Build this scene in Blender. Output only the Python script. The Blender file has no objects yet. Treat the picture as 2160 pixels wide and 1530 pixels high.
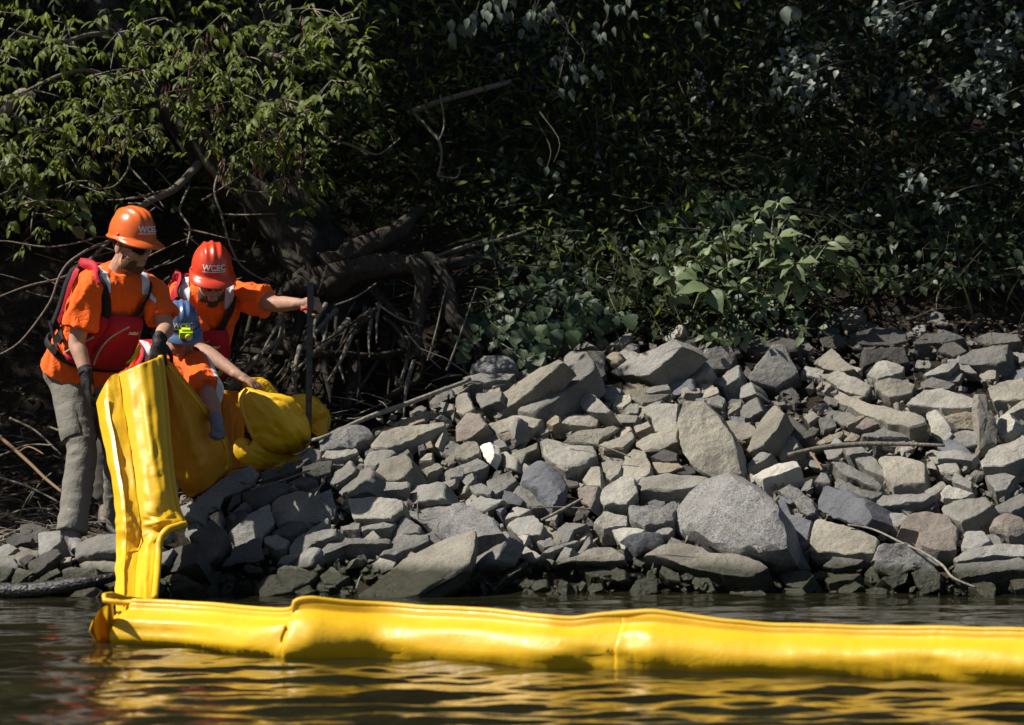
import bpy, bmesh, math, random
import numpy as np
from mathutils import Vector, Matrix, noise, Quaternion

R = random.Random(7)
scene = bpy.context.scene
COL = scene.collection

# ------------------------------------------------------------------ camera, sky, sun, exposure
FP = 12000.0                       # focal length in photo pixels (photo 2160 x 1530) = 200 mm lens
CAM = Vector((0, 0, 2.5))
PITCH = math.atan(544 / FP)
cd = bpy.data.cameras.new('camera'); cam = bpy.data.objects.new('camera', cd); COL.objects.link(cam)
cam.location = CAM; cam.rotation_euler = (math.pi / 2 - PITCH, 0, 0)
cd.sensor_width = 36; cd.sensor_fit = 'HORIZONTAL'; cd.lens = 200
cd.clip_start = 0.5; cd.clip_end = 500
cd.dof.use_dof = True; cd.dof.focus_distance = 29.9; cd.dof.aperture_fstop = 2.8
scene.camera = cam

SUN = Vector((-0.64, -0.07, 0.765)).normalized()
world = bpy.data.worlds.new('World'); scene.world = world; world.use_nodes = True
wn = world.node_tree.nodes; wl = world.node_tree.links
bg = wn.get('Background') or wn.new('ShaderNodeBackground')
sky = wn.new('ShaderNodeTexSky'); sky.sky_type = 'NISHITA'; sky.sun_disc = False
sky.sun_elevation = math.asin(SUN.z); sky.sun_rotation = math.atan2(SUN.x, SUN.y)
wl.new(sky.outputs[0], bg.inputs[0]); bg.inputs[1].default_value = 0.05
sl = bpy.data.lights.new('sun', 'SUN'); so = bpy.data.objects.new('sun', sl); COL.objects.link(so)
sl.energy = 5.0; sl.angle = math.radians(0.5); sl.color = (1.0, 0.94, 0.84)
so.rotation_euler = SUN.to_track_quat('Z', 'Y').to_euler(); so.location = (-20, 10, 25)
scene.view_settings.view_transform = 'Standard'; scene.view_settings.look = 'None'
scene.view_settings.gamma = 1; scene.view_settings.use_curve_mapping = False
scene.view_settings.exposure = 0.58
scene.render.engine = 'CYCLES'
cy = scene.cycles
cy.max_bounces = 6; cy.diffuse_bounces = 3; cy.glossy_bounces = 3; cy.transmission_bounces = 4; cy.transparent_max_bounces = 4
cy.use_denoising = True; cy.caustics_reflective = False; cy.caustics_refractive = False
cy.use_adaptive_sampling = True; cy.adaptive_threshold = 0.01

# ------------------------------------------------------------------ helpers
CP, SP = math.cos(PITCH), math.sin(PITCH)
def ray(px, py):
    a = (px - 1080) / FP; b = (765 - py) / FP
    return Vector((a, CP + b * SP, -SP + b * CP))
def P(px, py, D):                  # photo pixel -> world point at distance D (world y)
    d = ray(px, py); return CAM + d * (D / d.y)
def pix(v):                        # world point -> photo pixel
    d = Vector(v) - CAM; z = d.y * CP - d.z * SP
    return 1080 + FP * d.x / z, 765 - FP * (d.y * SP + d.z * CP) / z

CX = [(-400, .13), (100, .17), (300, .24), (420, .42), (560, .58), (700, .74), (980, 1.02), (1200, 1.18), (1450, 1.27), (2200, 1.30), (3000, 1.30)]
CXX = np.array([(p - 1080) * 30.5 / FP for p, z in CX]); CXZ = np.array([z for p, z in CX])
def terr(x, y):
    x = np.asarray(x, float); y = np.asarray(y, float)
    crest = np.interp(x, CXX, CXZ)
    sh = 28.95 + .06 * np.sin(x * 1.7) + .04 * np.sin(x * 4.1 + 1)
    s = np.where(y > sh, .5 * (y - sh), .6 * (y - sh))
    s = np.maximum(s, -1.5)
    k = .05
    h = np.clip(.5 + .5 * (crest - s) / k, 0, 1)
    z = s * h + crest * (1 - h) - k * h * (1 - h)
    w = np.clip((x + 2.2) / 3.0, 0, 1); w = w * w * (3 - 2 * w)
    yb = 31.1 + .55 * w
    r = np.maximum(y - yb, 0)
    s1 = .5 + .45 * w
    z = z + np.minimum(r, 1.2) * s1 + np.clip(r - 1.2, 0, 3.2) * 1.25 + np.maximum(r - 4.4, 0) * .08
    return z
def zt(x, y): return float(terr(x, y))
def hit(px, py, lift=0.0, y0=28.0, y1=40):      # pixel -> point on the bank surface
    d = ray(px, py); y = y0
    while y < y1:
        p = CAM + d * (y / d.y)
        if p.z <= zt(p.x, p.y) + lift: return p
        y += .03
    return CAM + d * (y1 / d.y)

def rnd(a, b): return R.uniform(a, b)

def mesh(name, verts, faces, smooth=True, sharp=None):
    m = bpy.data.meshes.new(name)
    if isinstance(verts, np.ndarray): verts = verts.tolist()
    m.from_pydata(verts, [], faces)
    if smooth:
        m.polygons.foreach_set('use_smooth', [True] * len(m.polygons))
        if sharp: m.set_sharp_from_angle(angle=math.radians(sharp))
    m.update(); return m
def np_mesh(name, V, F, smooth=True):            # arrays, all faces with the same corner count
    m = bpy.data.meshes.new(name); n = F.shape[1]
    m.vertices.add(len(V)); m.vertices.foreach_set('co', V.astype(np.float32).ravel())
    m.loops.add(F.size); m.loops.foreach_set('vertex_index', F.astype(np.int32).ravel())
    m.polygons.add(len(F)); m.polygons.foreach_set('loop_start', np.arange(0, F.size, n, dtype=np.int32))
    m.polygons.foreach_set('loop_total', np.full(len(F), n, np.int32))
    if smooth: m.polygons.foreach_set('use_smooth', np.ones(len(F), bool))
    m.update(calc_edges=True); m.validate(); return m
def link(name, data, mat=None, parent=None, loc=None):
    o = bpy.data.objects.new(name, data); COL.objects.link(o)
    if mat is not None:
        if not len(data.materials): data.materials.append(mat)
    if parent is not None: o.parent = parent
    if loc is not None: o.location = loc
    return o
def tag(o, label=None, cat=None, group=None, kind=None):
    if label: o['label'] = label
    if cat: o['category'] = cat
    if group: o['group'] = group
    if kind: o['kind'] = kind
    return o
def thing(name, label, cat, loc, group=None):
    o = bpy.data.objects.new(name, None); COL.objects.link(o); o.location = loc
    o.empty_display_size = .1
    return tag(o, label, cat, group)
def rootloc(o):
    v = Vector(o.location)
    while o.parent is not None: o = o.parent; v = v + Vector(o.location)
    return v
def part(name, verts, faces, mat, parent, smooth=True, sharp=None, kind=None):   # verts in world space
    off = np.array(rootloc(parent)) if parent is not None else np.zeros(3)
    V = np.array([tuple(v) for v in verts], float) - off
    o = link(name, mesh(name, V, faces, smooth, sharp), mat, parent)
    if kind: o['kind'] = kind
    return o
def whole(name, verts, faces, mat, label, cat, group=None, sharp=None, loc=None):
    V = np.array([tuple(v) for v in verts], float)
    if loc is None: loc = Vector((V[:, 0].mean(), V[:, 1].mean(), V[:, 2].min()))
    o = link(name, mesh(name, V - np.array(loc), faces, True, sharp), mat, None, loc)
    return tag(o, label, cat, group)

def catmull(pts, n):               # smooth resample of a list of Vectors (or tuples)
    A = np.array([tuple(p) for p in pts], float); k = len(A)
    if k == 2: A = np.array([A[0], (A[0] + A[1]) / 2, A[1]]); k = 3
    T = np.linspace(0, k - 1, n); out = []
    for t in T:
        i = min(int(t), k - 2); f = t - i
        p0 = A[max(i - 1, 0)]; p1 = A[i]; p2 = A[i + 1]; p3 = A[min(i + 2, k - 1)]
        out.append(.5 * (2 * p1 + (p2 - p0) * f + (2 * p0 - 5 * p1 + 4 * p2 - p3) * f * f + (3 * p1 - p0 - 3 * p2 + p3) * f ** 3))
    return np.array(out)

class Acc:
    def __init__(s): s.v = []; s.f = []
    def add(s, V, F):
        b = len(s.v); s.v += [tuple(v) for v in V]; s.f += [tuple(i + b for i in f) for f in F]
    def rings(s, rings, cap=True):  # rings: equal length loops
        n = len(rings[0]); b = len(s.v)
        for r in rings: s.v += [tuple(v) for v in r]
        for i in range(len(rings) - 1):
            for j in range(n):
                s.f.append((b + i * n + j, b + i * n + (j + 1) % n, b + (i + 1) * n + (j + 1) % n, b + (i + 1) * n + j))
        if cap:
            s.f.append(tuple(b + j for j in reversed(range(n))))
            s.f.append(tuple(b + (len(rings) - 1) * n + j for j in range(n)))
    def grid(s, rows):             # open sheet
        n = len(rows[0]); b = len(s.v)
        for r in rows: s.v += [tuple(v) for v in r]
        for i in range(len(rows) - 1):
            for j in range(n - 1):
                s.f.append((b + i * n + j, b + i * n + j + 1, b + (i + 1) * n + j + 1, b + (i + 1) * n + j))
    def tube(s, pts, radii, seg=8, n=None, wob=0, seed=0, round_ends=False, rough=0):
        pts = [Vector(p) for p in pts]
        if n is None: n = len(pts)
        if n != len(pts) or n > 2:
            A = catmull(pts, n); rr = np.interp(np.linspace(0, 1, n), np.linspace(0, 1, len(radii)), radii)
        else:
            A = np.array([tuple(p) for p in pts]); rr = np.interp(np.linspace(0, 1, n), np.linspace(0, 1, len(radii)), radii)
        C = [Vector(a) for a in A]; rr = list(rr)
        if wob:
            C = [c + noise.noise_vector(c * 3.1 + Vector((seed, seed * 2, 0))) * wob for c in C]
        if round_ends:
            d0 = (C[0] - C[1]).normalized(); d1 = (C[-1] - C[-2]).normalized()
            C = [C[0] + d0 * rr[0] * .9, C[0] + d0 * rr[0] * .6] + C + [C[-1] + d1 * rr[-1] * .6, C[-1] + d1 * rr[-1] * .9]
            rr = [rr[0] * .35, rr[0] * .8] + rr + [rr[-1] * .8, rr[-1] * .35]
        up = None; rings = []
        for i, c in enumerate(C):
            t = (C[min(i + 1, len(C) - 1)] - C[max(i - 1, 0)])
            if t.length < 1e-9: t = Vector((0, 0, 1))
            t.normalize()
            if up is None:
                up = Vector((0, 0, 1)) if abs(t.z) < .9 else Vector((0, 1, 0))
            up = (up - t * up.dot(t)); up.normalize(); sd = t.cross(up)
            rings.append([c + (up * math.sin(a) + sd * math.cos(a)) * rr[i] * (1 + rough * (noise.noise(Vector((math.cos(a) * 1.7, math.sin(a) * 1.7, i * .22 + seed))) - .7 * abs(noise.noise(Vector((math.cos(a) * 3.5, math.sin(a) * 3.5, i * .09 + seed * 2))))) if rough else 1) for a in [2 * math.pi * k / seg for k in range(seg)]])
        s.rings(rings)
    def ellipsoid(s, c, ax, nu=12, nv=8):   # ax: three axis vectors
        c = Vector(c); rings = []
        for i in range(nv + 1):
            ph = math.pi * (i + .02) / (nv + .04) - math.pi / 2
            rings.append([c + ax[2] * math.sin(ph) + (ax[0] * math.cos(a) + ax[1] * math.sin(a)) * math.cos(ph) for a in [2 * math.pi * k / nu for k in range(nu)]])
        s.rings(rings)
    def box(s, c, ax):
        c = Vector(c); V = [c + ax[0] * i + ax[1] * j + ax[2] * k for i in (-1, 1) for j in (-1, 1) for k in (-1, 1)]
        s.add(V, [(0, 1, 3, 2), (4, 6, 7, 5), (0, 4, 5, 1), (2, 3, 7, 6), (0, 2, 6, 4), (1, 5, 7, 3)])

def remesh(acc, voxel, smooth=4, fac=.5, shrink=0):   # one continuous surface out of overlapping closed shells
    m = bpy.data.meshes.new('tmp'); m.from_pydata(acc.v, [], acc.f); m.update()
    bm = bmesh.new(); bm.from_mesh(m); bmesh.ops.recalc_face_normals(bm, faces=bm.faces); bm.to_mesh(m); bm.free()
    o = bpy.data.objects.new('tmp', m); COL.objects.link(o)
    md = o.modifiers.new('r', 'REMESH'); md.mode = 'VOXEL'; md.voxel_size = voxel; md.adaptivity = 0
    sm = o.modifiers.new('s', 'SMOOTH'); sm.factor = fac; sm.iterations = smooth
    dg = bpy.context.evaluated_depsgraph_get(); ev = o.evaluated_get(dg)
    r = bpy.data.meshes.new_from_object(ev)
    bpy.data.objects.remove(o); bpy.data.meshes.remove(m)
    return r
def mesh_np(m):
    V = np.empty(len(m.vertices) * 3); m.vertices.foreach_get('co', V); V = V.reshape(-1, 3)
    N = np.empty(len(m.vertices) * 3); m.vertices.foreach_get('normal', N); N = N.reshape(-1, 3)
    return V, N
def put(name, m, mat, parent):     # a mesh in world space becomes a part
    V, N = mesh_np(m); V = V - np.array(rootloc(parent)); m.vertices.foreach_set('co', V.ravel())
    m.polygons.foreach_set('use_smooth', np.ones(len(m.polygons), bool)); m.update(); m.name = name
    return link(name, m, mat, parent)

# ------------------------------------------------------------------ materials
def new_mat(name):
    m = bpy.data.materials.new(name); m.use_nodes = True
    nt = m.node_tree; return m, nt.nodes, nt.links, nt.nodes['Principled BSDF']
def setp(b, **k):
    for a, v in k.items():
        a = a.replace('_', ' ')
        if a in b.inputs: b.inputs[a].default_value = v
def c4(c): return (c[0], c[1], c[2], 1)
def ntex(n, l, vec, scale, detail=4, rough=.55, dist=0):
    t = n.new('ShaderNodeTexNoise'); t.inputs['Scale'].default_value = scale; t.inputs['Detail'].default_value = detail
    t.inputs['Roughness'].default_value = rough; t.inputs['Distortion'].default_value = dist
    if vec is not None: l.new(vec, t.inputs['Vector'])
    return t
def ramp(n, l, fac, stops):
    r = n.new('ShaderNodeValToRGB'); e = r.color_ramp.elements
    while len(e) < len(stops): e.new(.5)
    for i, (p, c) in enumerate(stops): e[i].position = p; e[i].color = c4(c) if len(c) == 3 else c
    l.new(fac, r.inputs[0]); return r
def mixc(n, l, fac, a, b, mode='MIX'):
    m = n.new('ShaderNodeMix'); m.data_type = 'RGBA'; m.blend_type = mode
    for s, v in ((0, fac), (6, a), (7, b)):
        if hasattr(v, 'is_output') or hasattr(v, 'links'): l.new(v, m.inputs[s])
        else: m.inputs[s].default_value = v if not isinstance(v, tuple) else c4(v)
    return m.outputs[2]
def math_n(n, l, op, a, b=None, clamp=False):
    m = n.new('ShaderNodeMath'); m.operation = op; m.use_clamp = clamp
    for s, v in ((0, a), (1, b)):
        if v is None: continue
        if hasattr(v, 'links'): l.new(v, m.inputs[s])
        else: m.inputs[s].default_value = v
    return m.outputs[0]
def bump(n, l, b, h, strength=.5, dist=.01):
    bp = n.new('ShaderNodeBump'); bp.inputs['Strength'].default_value = strength; bp.inputs['Distance'].default_value = dist
    l.new(h, bp.inputs['Height']); l.new(bp.outputs[0], b.inputs['Normal']); return bp
def tcoord(n, which='Object'):
    return n.new('ShaderNodeTexCoord').outputs[which]

def simple(name, col, rough=.6, var=.15, scale=8, bumps=.0, bscale=60, bdist=.004, spec=.5, **k):
    m, n, l, b = new_mat(name); v = tcoord(n)
    t = ntex(n, l, v, scale, 4)
    a = tuple(c * (1 - var) for c in col); d = tuple(min(1, c * (1 + var)) for c in col)
    r = ramp(n, l, t.outputs[0], [(.3, a), (.7, d)]); l.new(r.outputs[0], b.inputs['Base Color'])
    setp(b, Roughness=rough); b.inputs['Specular IOR Level'].default_value = spec
    for kk, vv in k.items(): setp(b, **{kk: vv})
    if bumps: bump(n, l, b, ntex(n, l, v, bscale, 3).outputs[0], bumps, bdist)
    return m

def rock_mat(name, col, rough=.85, speck=.35, tint=None):
    m, n, l, b = new_mat(name)
    geo = n.new('ShaderNodeNewGeometry'); v = geo.outputs['Position']
    oi = n.new('ShaderNodeObjectInfo')
    big = ntex(n, l, v, 4, 5, .6); mid = ntex(n, l, v, 22, 6, .65); fine = ntex(n, l, v, 120, 4, .7)
    c = [x for x in col]
    r1 = ramp(n, l, big.outputs[0], [(.28, tuple(x * .58 for x in c)), (.52, tuple(c)), (.75, tuple(min(1, x * 1.25) for x in c))])
    tint = tint or (c[0] * 1.08, c[1] * .86, c[2] * .62)
    r2 = ramp(n, l, mid.outputs[0], [(.52, (0, 0, 0)), (.72, (1, 1, 1))])
    c1 = mixc(n, l, math_n(n, l, 'MULTIPLY', r2.outputs[0], .6), r1.outputs[0], tint)
    r3 = ramp(n, l, fine.outputs[0], [(.33, (1 - speck,) * 3), (.55, (1, 1, 1)), (.75, (1.12,) * 3)])
    c2 = mixc(n, l, 1.0, c1, r3.outputs[0], 'MULTIPLY')
    vv = n.new('ShaderNodeMapRange'); vv.inputs['To Min'].default_value = .7; vv.inputs['To Max'].default_value = 1.2
    l.new(oi.outputs['Random'], vv.inputs['Value'])
    hsv = n.new('ShaderNodeHueSaturation'); l.new(c2, hsv.inputs['Color']); l.new(vv.outputs[0], hsv.inputs['Value'])
    # wet, algae-stained band just above the river
    sep = n.new('ShaderNodeSeparateXYZ'); l.new(v, sep.inputs[0])
    zz = math_n(n, l, 'ADD', sep.outputs[2], math_n(n, l, 'MULTIPLY', big.outputs[0], -.16))
    wet = n.new('ShaderNodeMapRange'); wet.inputs['From Min'].default_value = .09; wet.inputs['From Max'].default_value = .03
    l.new(zz, wet.inputs['Value'])
    c3 = mixc(n, l, wet.outputs[0], hsv.outputs[0], (.035, .036, .022))
    l.new(c3, b.inputs['Base Color'])
    rr = n.new('ShaderNodeMapRange'); rr.inputs['To Min'].default_value = rough; rr.inputs['To Max'].default_value = .22
    l.new(wet.outputs[0], rr.inputs['Value']); l.new(rr.outputs[0], b.inputs['Roughness'])
    b.inputs['Specular IOR Level'].default_value = .25
    vo = n.new('ShaderNodeTexVoronoi'); vo.inputs['Scale'].default_value = 28; l.new(v, vo.inputs['Vector'])
    h = math_n(n, l, 'ADD', math_n(n, l, 'MULTIPLY', mid.outputs[0], 1.0), math_n(n, l, 'MULTIPLY', fine.outputs[0], .45))
    h = math_n(n, l, 'ADD', h, math_n(n, l, 'MULTIPLY', vo.outputs[0], .35))
    bump(n, l, b, h, .75, .022)
    return m
ROCK = {
    't': rock_mat('rock_tan', (.285, .266, .222)),
    'g': rock_mat('rock_grey', (.225, .22, .204)),
    'p': rock_mat('rock_pale', (.325, .31, .272), tint=(.30, .265, .20)),
    'b': rock_mat('rock_slate', (.125, .13, .145), tint=(.17, .16, .15)),
    'r': rock_mat('rock_rust', (.255, .218, .19)),
    'o': rock_mat('rock_ochre', (.30, .26, .195)),
    'w': rock_mat('rock_white', (.62, .58, .52), speck=.15),
    'd': rock_mat('rock_dark', (.10, .095, .088), tint=(.13, .11, .09)),  # stones dark by nature, and shaded ones with the shade put into colour
    's': rock_mat('rock_speckled', (.25, .245, .24), speck=.75),
}
def leaf_mat(name, c, c2, rough=.4, trans=.3, tcol=None, spec=.5):
    m, n, l, b = new_mat(name)
    geo = n.new('ShaderNodeNewGeometry'); oi = n.new('ShaderNodeObjectInfo')
    f = math_n(n, l, 'FRACT', math_n(n, l, 'ADD', geo.outputs['Random Per Island'], math_n(n, l, 'MULTIPLY', oi.outputs['Random'], 7.3)))
    r = ramp(n, l, f, [(0, c), (.8, c2), (1, tuple(min(1, x * 1.35) for x in c2))])
    t = ntex(n, l, tcoord(n), 40, 3)
    cc = mixc(n, l, .35, r.outputs[0], ramp(n, l, t.outputs[0], [(.3, (.35, .35, .35)), (.7, (1.2, 1.2, 1.0))]).outputs[0], 'MULTIPLY')
    l.new(cc, b.inputs['Base Color']); setp(b, Roughness=rough); b.inputs['Specular IOR Level'].default_value = spec
    tr = n.new('ShaderNodeBsdfTranslucent')
    if tcol: l.new(mixc(n, l, .8, cc, tcol), tr.inputs[0])
    else: l.new(cc, tr.inputs[0])
    mx = n.new('ShaderNodeMixShader'); mx.inputs[0].default_value = trans
    l.new(b.outputs[0], mx.inputs[1]); l.new(tr.outputs[0], mx.inputs[2]); l.new(mx.outputs[0], n['Material Output'].inputs[0])
    return m
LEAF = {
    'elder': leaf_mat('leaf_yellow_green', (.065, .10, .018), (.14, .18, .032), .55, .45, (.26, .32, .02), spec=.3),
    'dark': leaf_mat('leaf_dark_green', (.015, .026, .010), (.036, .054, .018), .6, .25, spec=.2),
    'ivy': leaf_mat('leaf_ivy_green', (.024, .046, .022), (.050, .080, .036), .5, .22, spec=.35),
    'pale': leaf_mat('leaf_pale_green', (.10, .142, .066), (.16, .205, .105), .5, .28, (.19, .24, .07), spec=.3),
    'grey': leaf_mat('leaf_grey_green', (.075, .10, .085), (.12, .145, .12), .5, .2, spec=.4),
    'grass': leaf_mat('grass_blade', (.045, .065, .02), (.10, .11, .04), .5, .3),
    'dry': leaf_mat('dry_leaf', (.05, .034, .022), (.12, .085, .055), .7, .2),
    'seed': leaf_mat('seed_wing', (.13, .075, .045), (.22, .13, .085), .6, .35),
}
def bark_mat(name, col, scale=14):
    m, n, l, b = new_mat(name); v = tcoord(n)
    mp = n.new('ShaderNodeMapping'); mp.inputs['Scale'].default_value = (1, 1, .25); l.new(v, mp.inputs[0])
    t = ntex(n, l, mp.outputs[0], scale * 3, 6, .7); t2 = ntex(n, l, v, 5, 3)
    r = ramp(n, l, t.outputs[0], [(.3, tuple(x * .45 for x in col)), (.6, col), (.8, tuple(x * 1.3 for x in col))])
    l.new(mixc(n, l, .4, r.outputs[0], ramp(n, l, t2.outputs[0], [(.35, (.6, .6, .6)), (.65, (1.15, 1.15, 1.1))]).outputs[0], 'MULTIPLY'), b.inputs['Base Color'])
    setp(b, Roughness=.9); b.inputs['Specular IOR Level'].default_value = .2
    bump(n, l, b, t.outputs[0], .8, .02); return m
BARK = bark_mat('bark_grey_brown', (.052, .045, .037)); ROOTM = bark_mat('root_bark', (.052, .043, .033)); TWIG = bark_mat('twig_bark', (.24, .21, .17), 20)
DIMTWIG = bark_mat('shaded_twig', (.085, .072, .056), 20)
DEADWOOD = bark_mat('bleached_wood', (.33, .30, .25), 16); WETWOOD = simple('wet_wood', (.022, .020, .018), .42, .4, 20, .8, 50, .02)

def vinyl(name, col, tcol, tr=.15, rough=.34, water=False):
    m, n, l, b = new_mat(name); v = tcoord(n)
    t = ntex(n, l, v, 3.5, 4); t2 = ntex(n, l, v, 26, 4, .6, 1.2)
    r = ramp(n, l, t.outputs[0], [(.3, tuple(x * .88 for x in col)), (.7, col)])
    dirt = ramp(n, l, ntex(n, l, v, 9, 6, .7).outputs[0], [(.60, (0, 0, 0)), (.78, (1, 1, 1))])
    l.new(mixc(n, l, math_n(n, l, 'MULTIPLY', dirt.outputs[0], .35), r.outputs[0], (col[0] * .55, col[1] * .42, col[2] * .6)), b.inputs['Base Color'])
    if water:                      # silt left where the river laps at it
        c0 = b.inputs['Base Color'].links[0].from_socket; sp_ = n.new('ShaderNodeSeparateXYZ'); l.new(n.new('ShaderNodeNewGeometry').outputs['Position'], sp_.inputs[0])
        mr = n.new('ShaderNodeMapRange'); mr.inputs['From Min'].default_value = .075; mr.inputs['From Max'].default_value = .0; mr.inputs['To Max'].default_value = .3
        l.new(math_n(n, l, 'ADD', sp_.outputs[2], math_n(n, l, 'MULTIPLY', ntex(n, l, v, 12, 5, .7).outputs[0], .07)), mr.inputs['Value'])
        l.new(mixc(n, l, mr.outputs[0], c0, (.20, .13, .02)), b.inputs['Base Color'])
    l.new(ramp(n, l, t2.outputs[0], [(.3, (rough * .8,) * 3), (.7, (rough * 1.35,) * 3)]).outputs[0], b.inputs['Roughness'])
    cr = ntex(n, l, v, 7, 5, .6, 1.6)
    hh = math_n(n, l, 'ADD', math_n(n, l, 'MULTIPLY', t2.outputs[0], .25), cr.outputs[0])
    bump(n, l, b, hh, .16, .022)
    trn = n.new('ShaderNodeBsdfTranslucent'); trn.inputs[0].default_value = c4(tcol)
    mx = n.new('ShaderNodeMixShader'); mx.inputs[0].default_value = tr
    l.new(b.outputs[0], mx.inputs[1]); l.new(trn.outputs[0], mx.inputs[2]); l.new(mx.outputs[0], n['Material Output'].inputs[0])
    return m
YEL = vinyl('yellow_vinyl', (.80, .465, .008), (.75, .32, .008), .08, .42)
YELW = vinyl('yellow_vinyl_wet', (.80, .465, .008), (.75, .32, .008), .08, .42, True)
YEL_SHADE = vinyl('yellow_vinyl_shaded', (.70, .36, .010), (.85, .26, .005), .3, .42)  # same yellow vinyl, shade put in as a darker, oranger colour
YROPE = vinyl('yellow_hem', (.76, .45, .015), (.6, .3, .01), .05, .5)
SEAM = simple('pale_tape', (.78, .66, .34), .4, .2, 20)
# ------------------------------------------------------------------ ground, river
def axis(a, b, step, far, grow=1.35):
    v = list(np.arange(a, b + 1e-6, step)); s = step
    lo = [a]; hi = [b]
    while lo[-1] > -far: s *= grow; lo.append(lo[-1] - s)
    s = step
    while hi[-1] < far: s *= grow; hi.append(hi[-1] + s)
    return np.array(lo[:0:-1] + v + hi[1:])
def grid_obj(name, X, Y, Z, mat):
    ny, nx = Z.shape; V = np.stack([X, Y, Z], -1).reshape(-1, 3)
    i = np.arange(ny * nx).reshape(ny, nx)
    F = np.stack([i[:-1, :-1], i[:-1, 1:], i[1:, 1:], i[1:, :-1]], -1).reshape(-1, 4)
    return tag(link(name, np_mesh(name, V, F), mat), kind='structure')
ax = axis(-4.5, 4.5, .06, 90); ay = np.concatenate([np.arange(26.5, 37, .06), 37 + np.cumsum(.08 * 1.3 ** np.arange(26))])
GX, GY = np.meshgrid(ax, ay)
GZ = terr(GX, GY)
nz = np.array([[noise.fractal(Vector((x * 1.6, y * 1.6, 3)), 1, 2, 4) for x in ax] for y in ay])
GZ = GZ + nz * .05
# the stony part of the bank sits a little lower: stones lie on it
ms = np.clip((GX - (-1.9)) / .5, .55 * (GY < 29.5), 1) * np.clip((31.9 - GY) / .3, 0, 1)
GZ = GZ - .11 * ms
m, n, l, b = new_mat('soil'); v = n.new('ShaderNodeNewGeometry').outputs['Position']
a1 = ntex(n, l, v, 3, 5); a2 = ntex(n, l, v, 40, 5, .7)
cc = mixc(n, l, .6, ramp(n, l, a1.outputs[0], [(.3, (.020, .016, .012)), (.7, (.052, .042, .031))]).outputs[0],
          ramp(n, l, a2.outputs[0], [(.35, (.4, .4, .4)), (.5, (1, 1, 1)), (.72, (1.9, 1.7, 1.4))]).outputs[0], 'MULTIPLY')
l.new(cc, b.inputs['Base Color']); setp(b, Roughness=.95); b.inputs['Specular IOR Level'].default_value = .15
bump(n, l, b, a2.outputs[0], 1, .03)
grid_obj('ground', GX, GY, GZ, m)

wx = axis(-3.2, 3.2, .022, 90); wy = np.concatenate([-(np.cumsum(.1 * 1.3 ** np.arange(22)))[::-1] + 20.5, np.arange(20.5, 29.9, .022)])
WX, WY = np.meshgrid(wx, wy); WZ = np.zeros_like(WX)
rw = np.random.RandomState(4)
for k in range(46):
    lam = .11 * (7.0 ** rw.rand()); th = rw.normal(0, .5) + math.pi / 2
    kx, ky = math.cos(th) * 2 * math.pi / lam, math.sin(th) * 2 * math.pi / lam
    WZ += lam * (.0022 + .0012 * (lam > .22)) * np.sin(kx * WX + ky * WY + rw.rand() * 6.28 + .9 * np.sin(WX * 1.1 + k) + .7 * np.sin(WY * .8 + 2 * k))
calm = .45 + .55 * np.clip((28.6 - WY) / 2.5, 0, 1)
WZ *= calm * np.clip((60 - abs(WX)) / 40, 0, 1)
m, n, l, b = new_mat('river_water'); v = n.new('ShaderNodeNewGeometry').outputs['Position']
mp = n.new('ShaderNodeMapping'); mp.inputs['Scale'].default_value = (.55, 1, 1); l.new(v, mp.inputs[0])
w1 = ntex(n, l, mp.outputs[0], 14, 4, .5, .4)
t0 = ntex(n, l, v, .6, 3)
l.new(ramp(n, l, t0.outputs[0], [(.3, (.010, .0095, .0045)), (.7, (.017, .016, .0075))]).outputs[0], b.inputs['Base Color'])
setp(b, Roughness=.06, IOR=1.33); bump(n, l, b, w1.outputs[0], .12, .02)
grid_obj('water', WX, WY, WZ, m)

# ------------------------------------------------------------------ stones of the bank
REG = {'A': (380, 880, 3.6), 'B': (960, 680, 3.6), 'C': (1560, 680, 2.468), 'D': (980, 1000, 3.6), 'E': (60, 720, 2.732), 'P': (0, 0, 1.0)}
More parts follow.
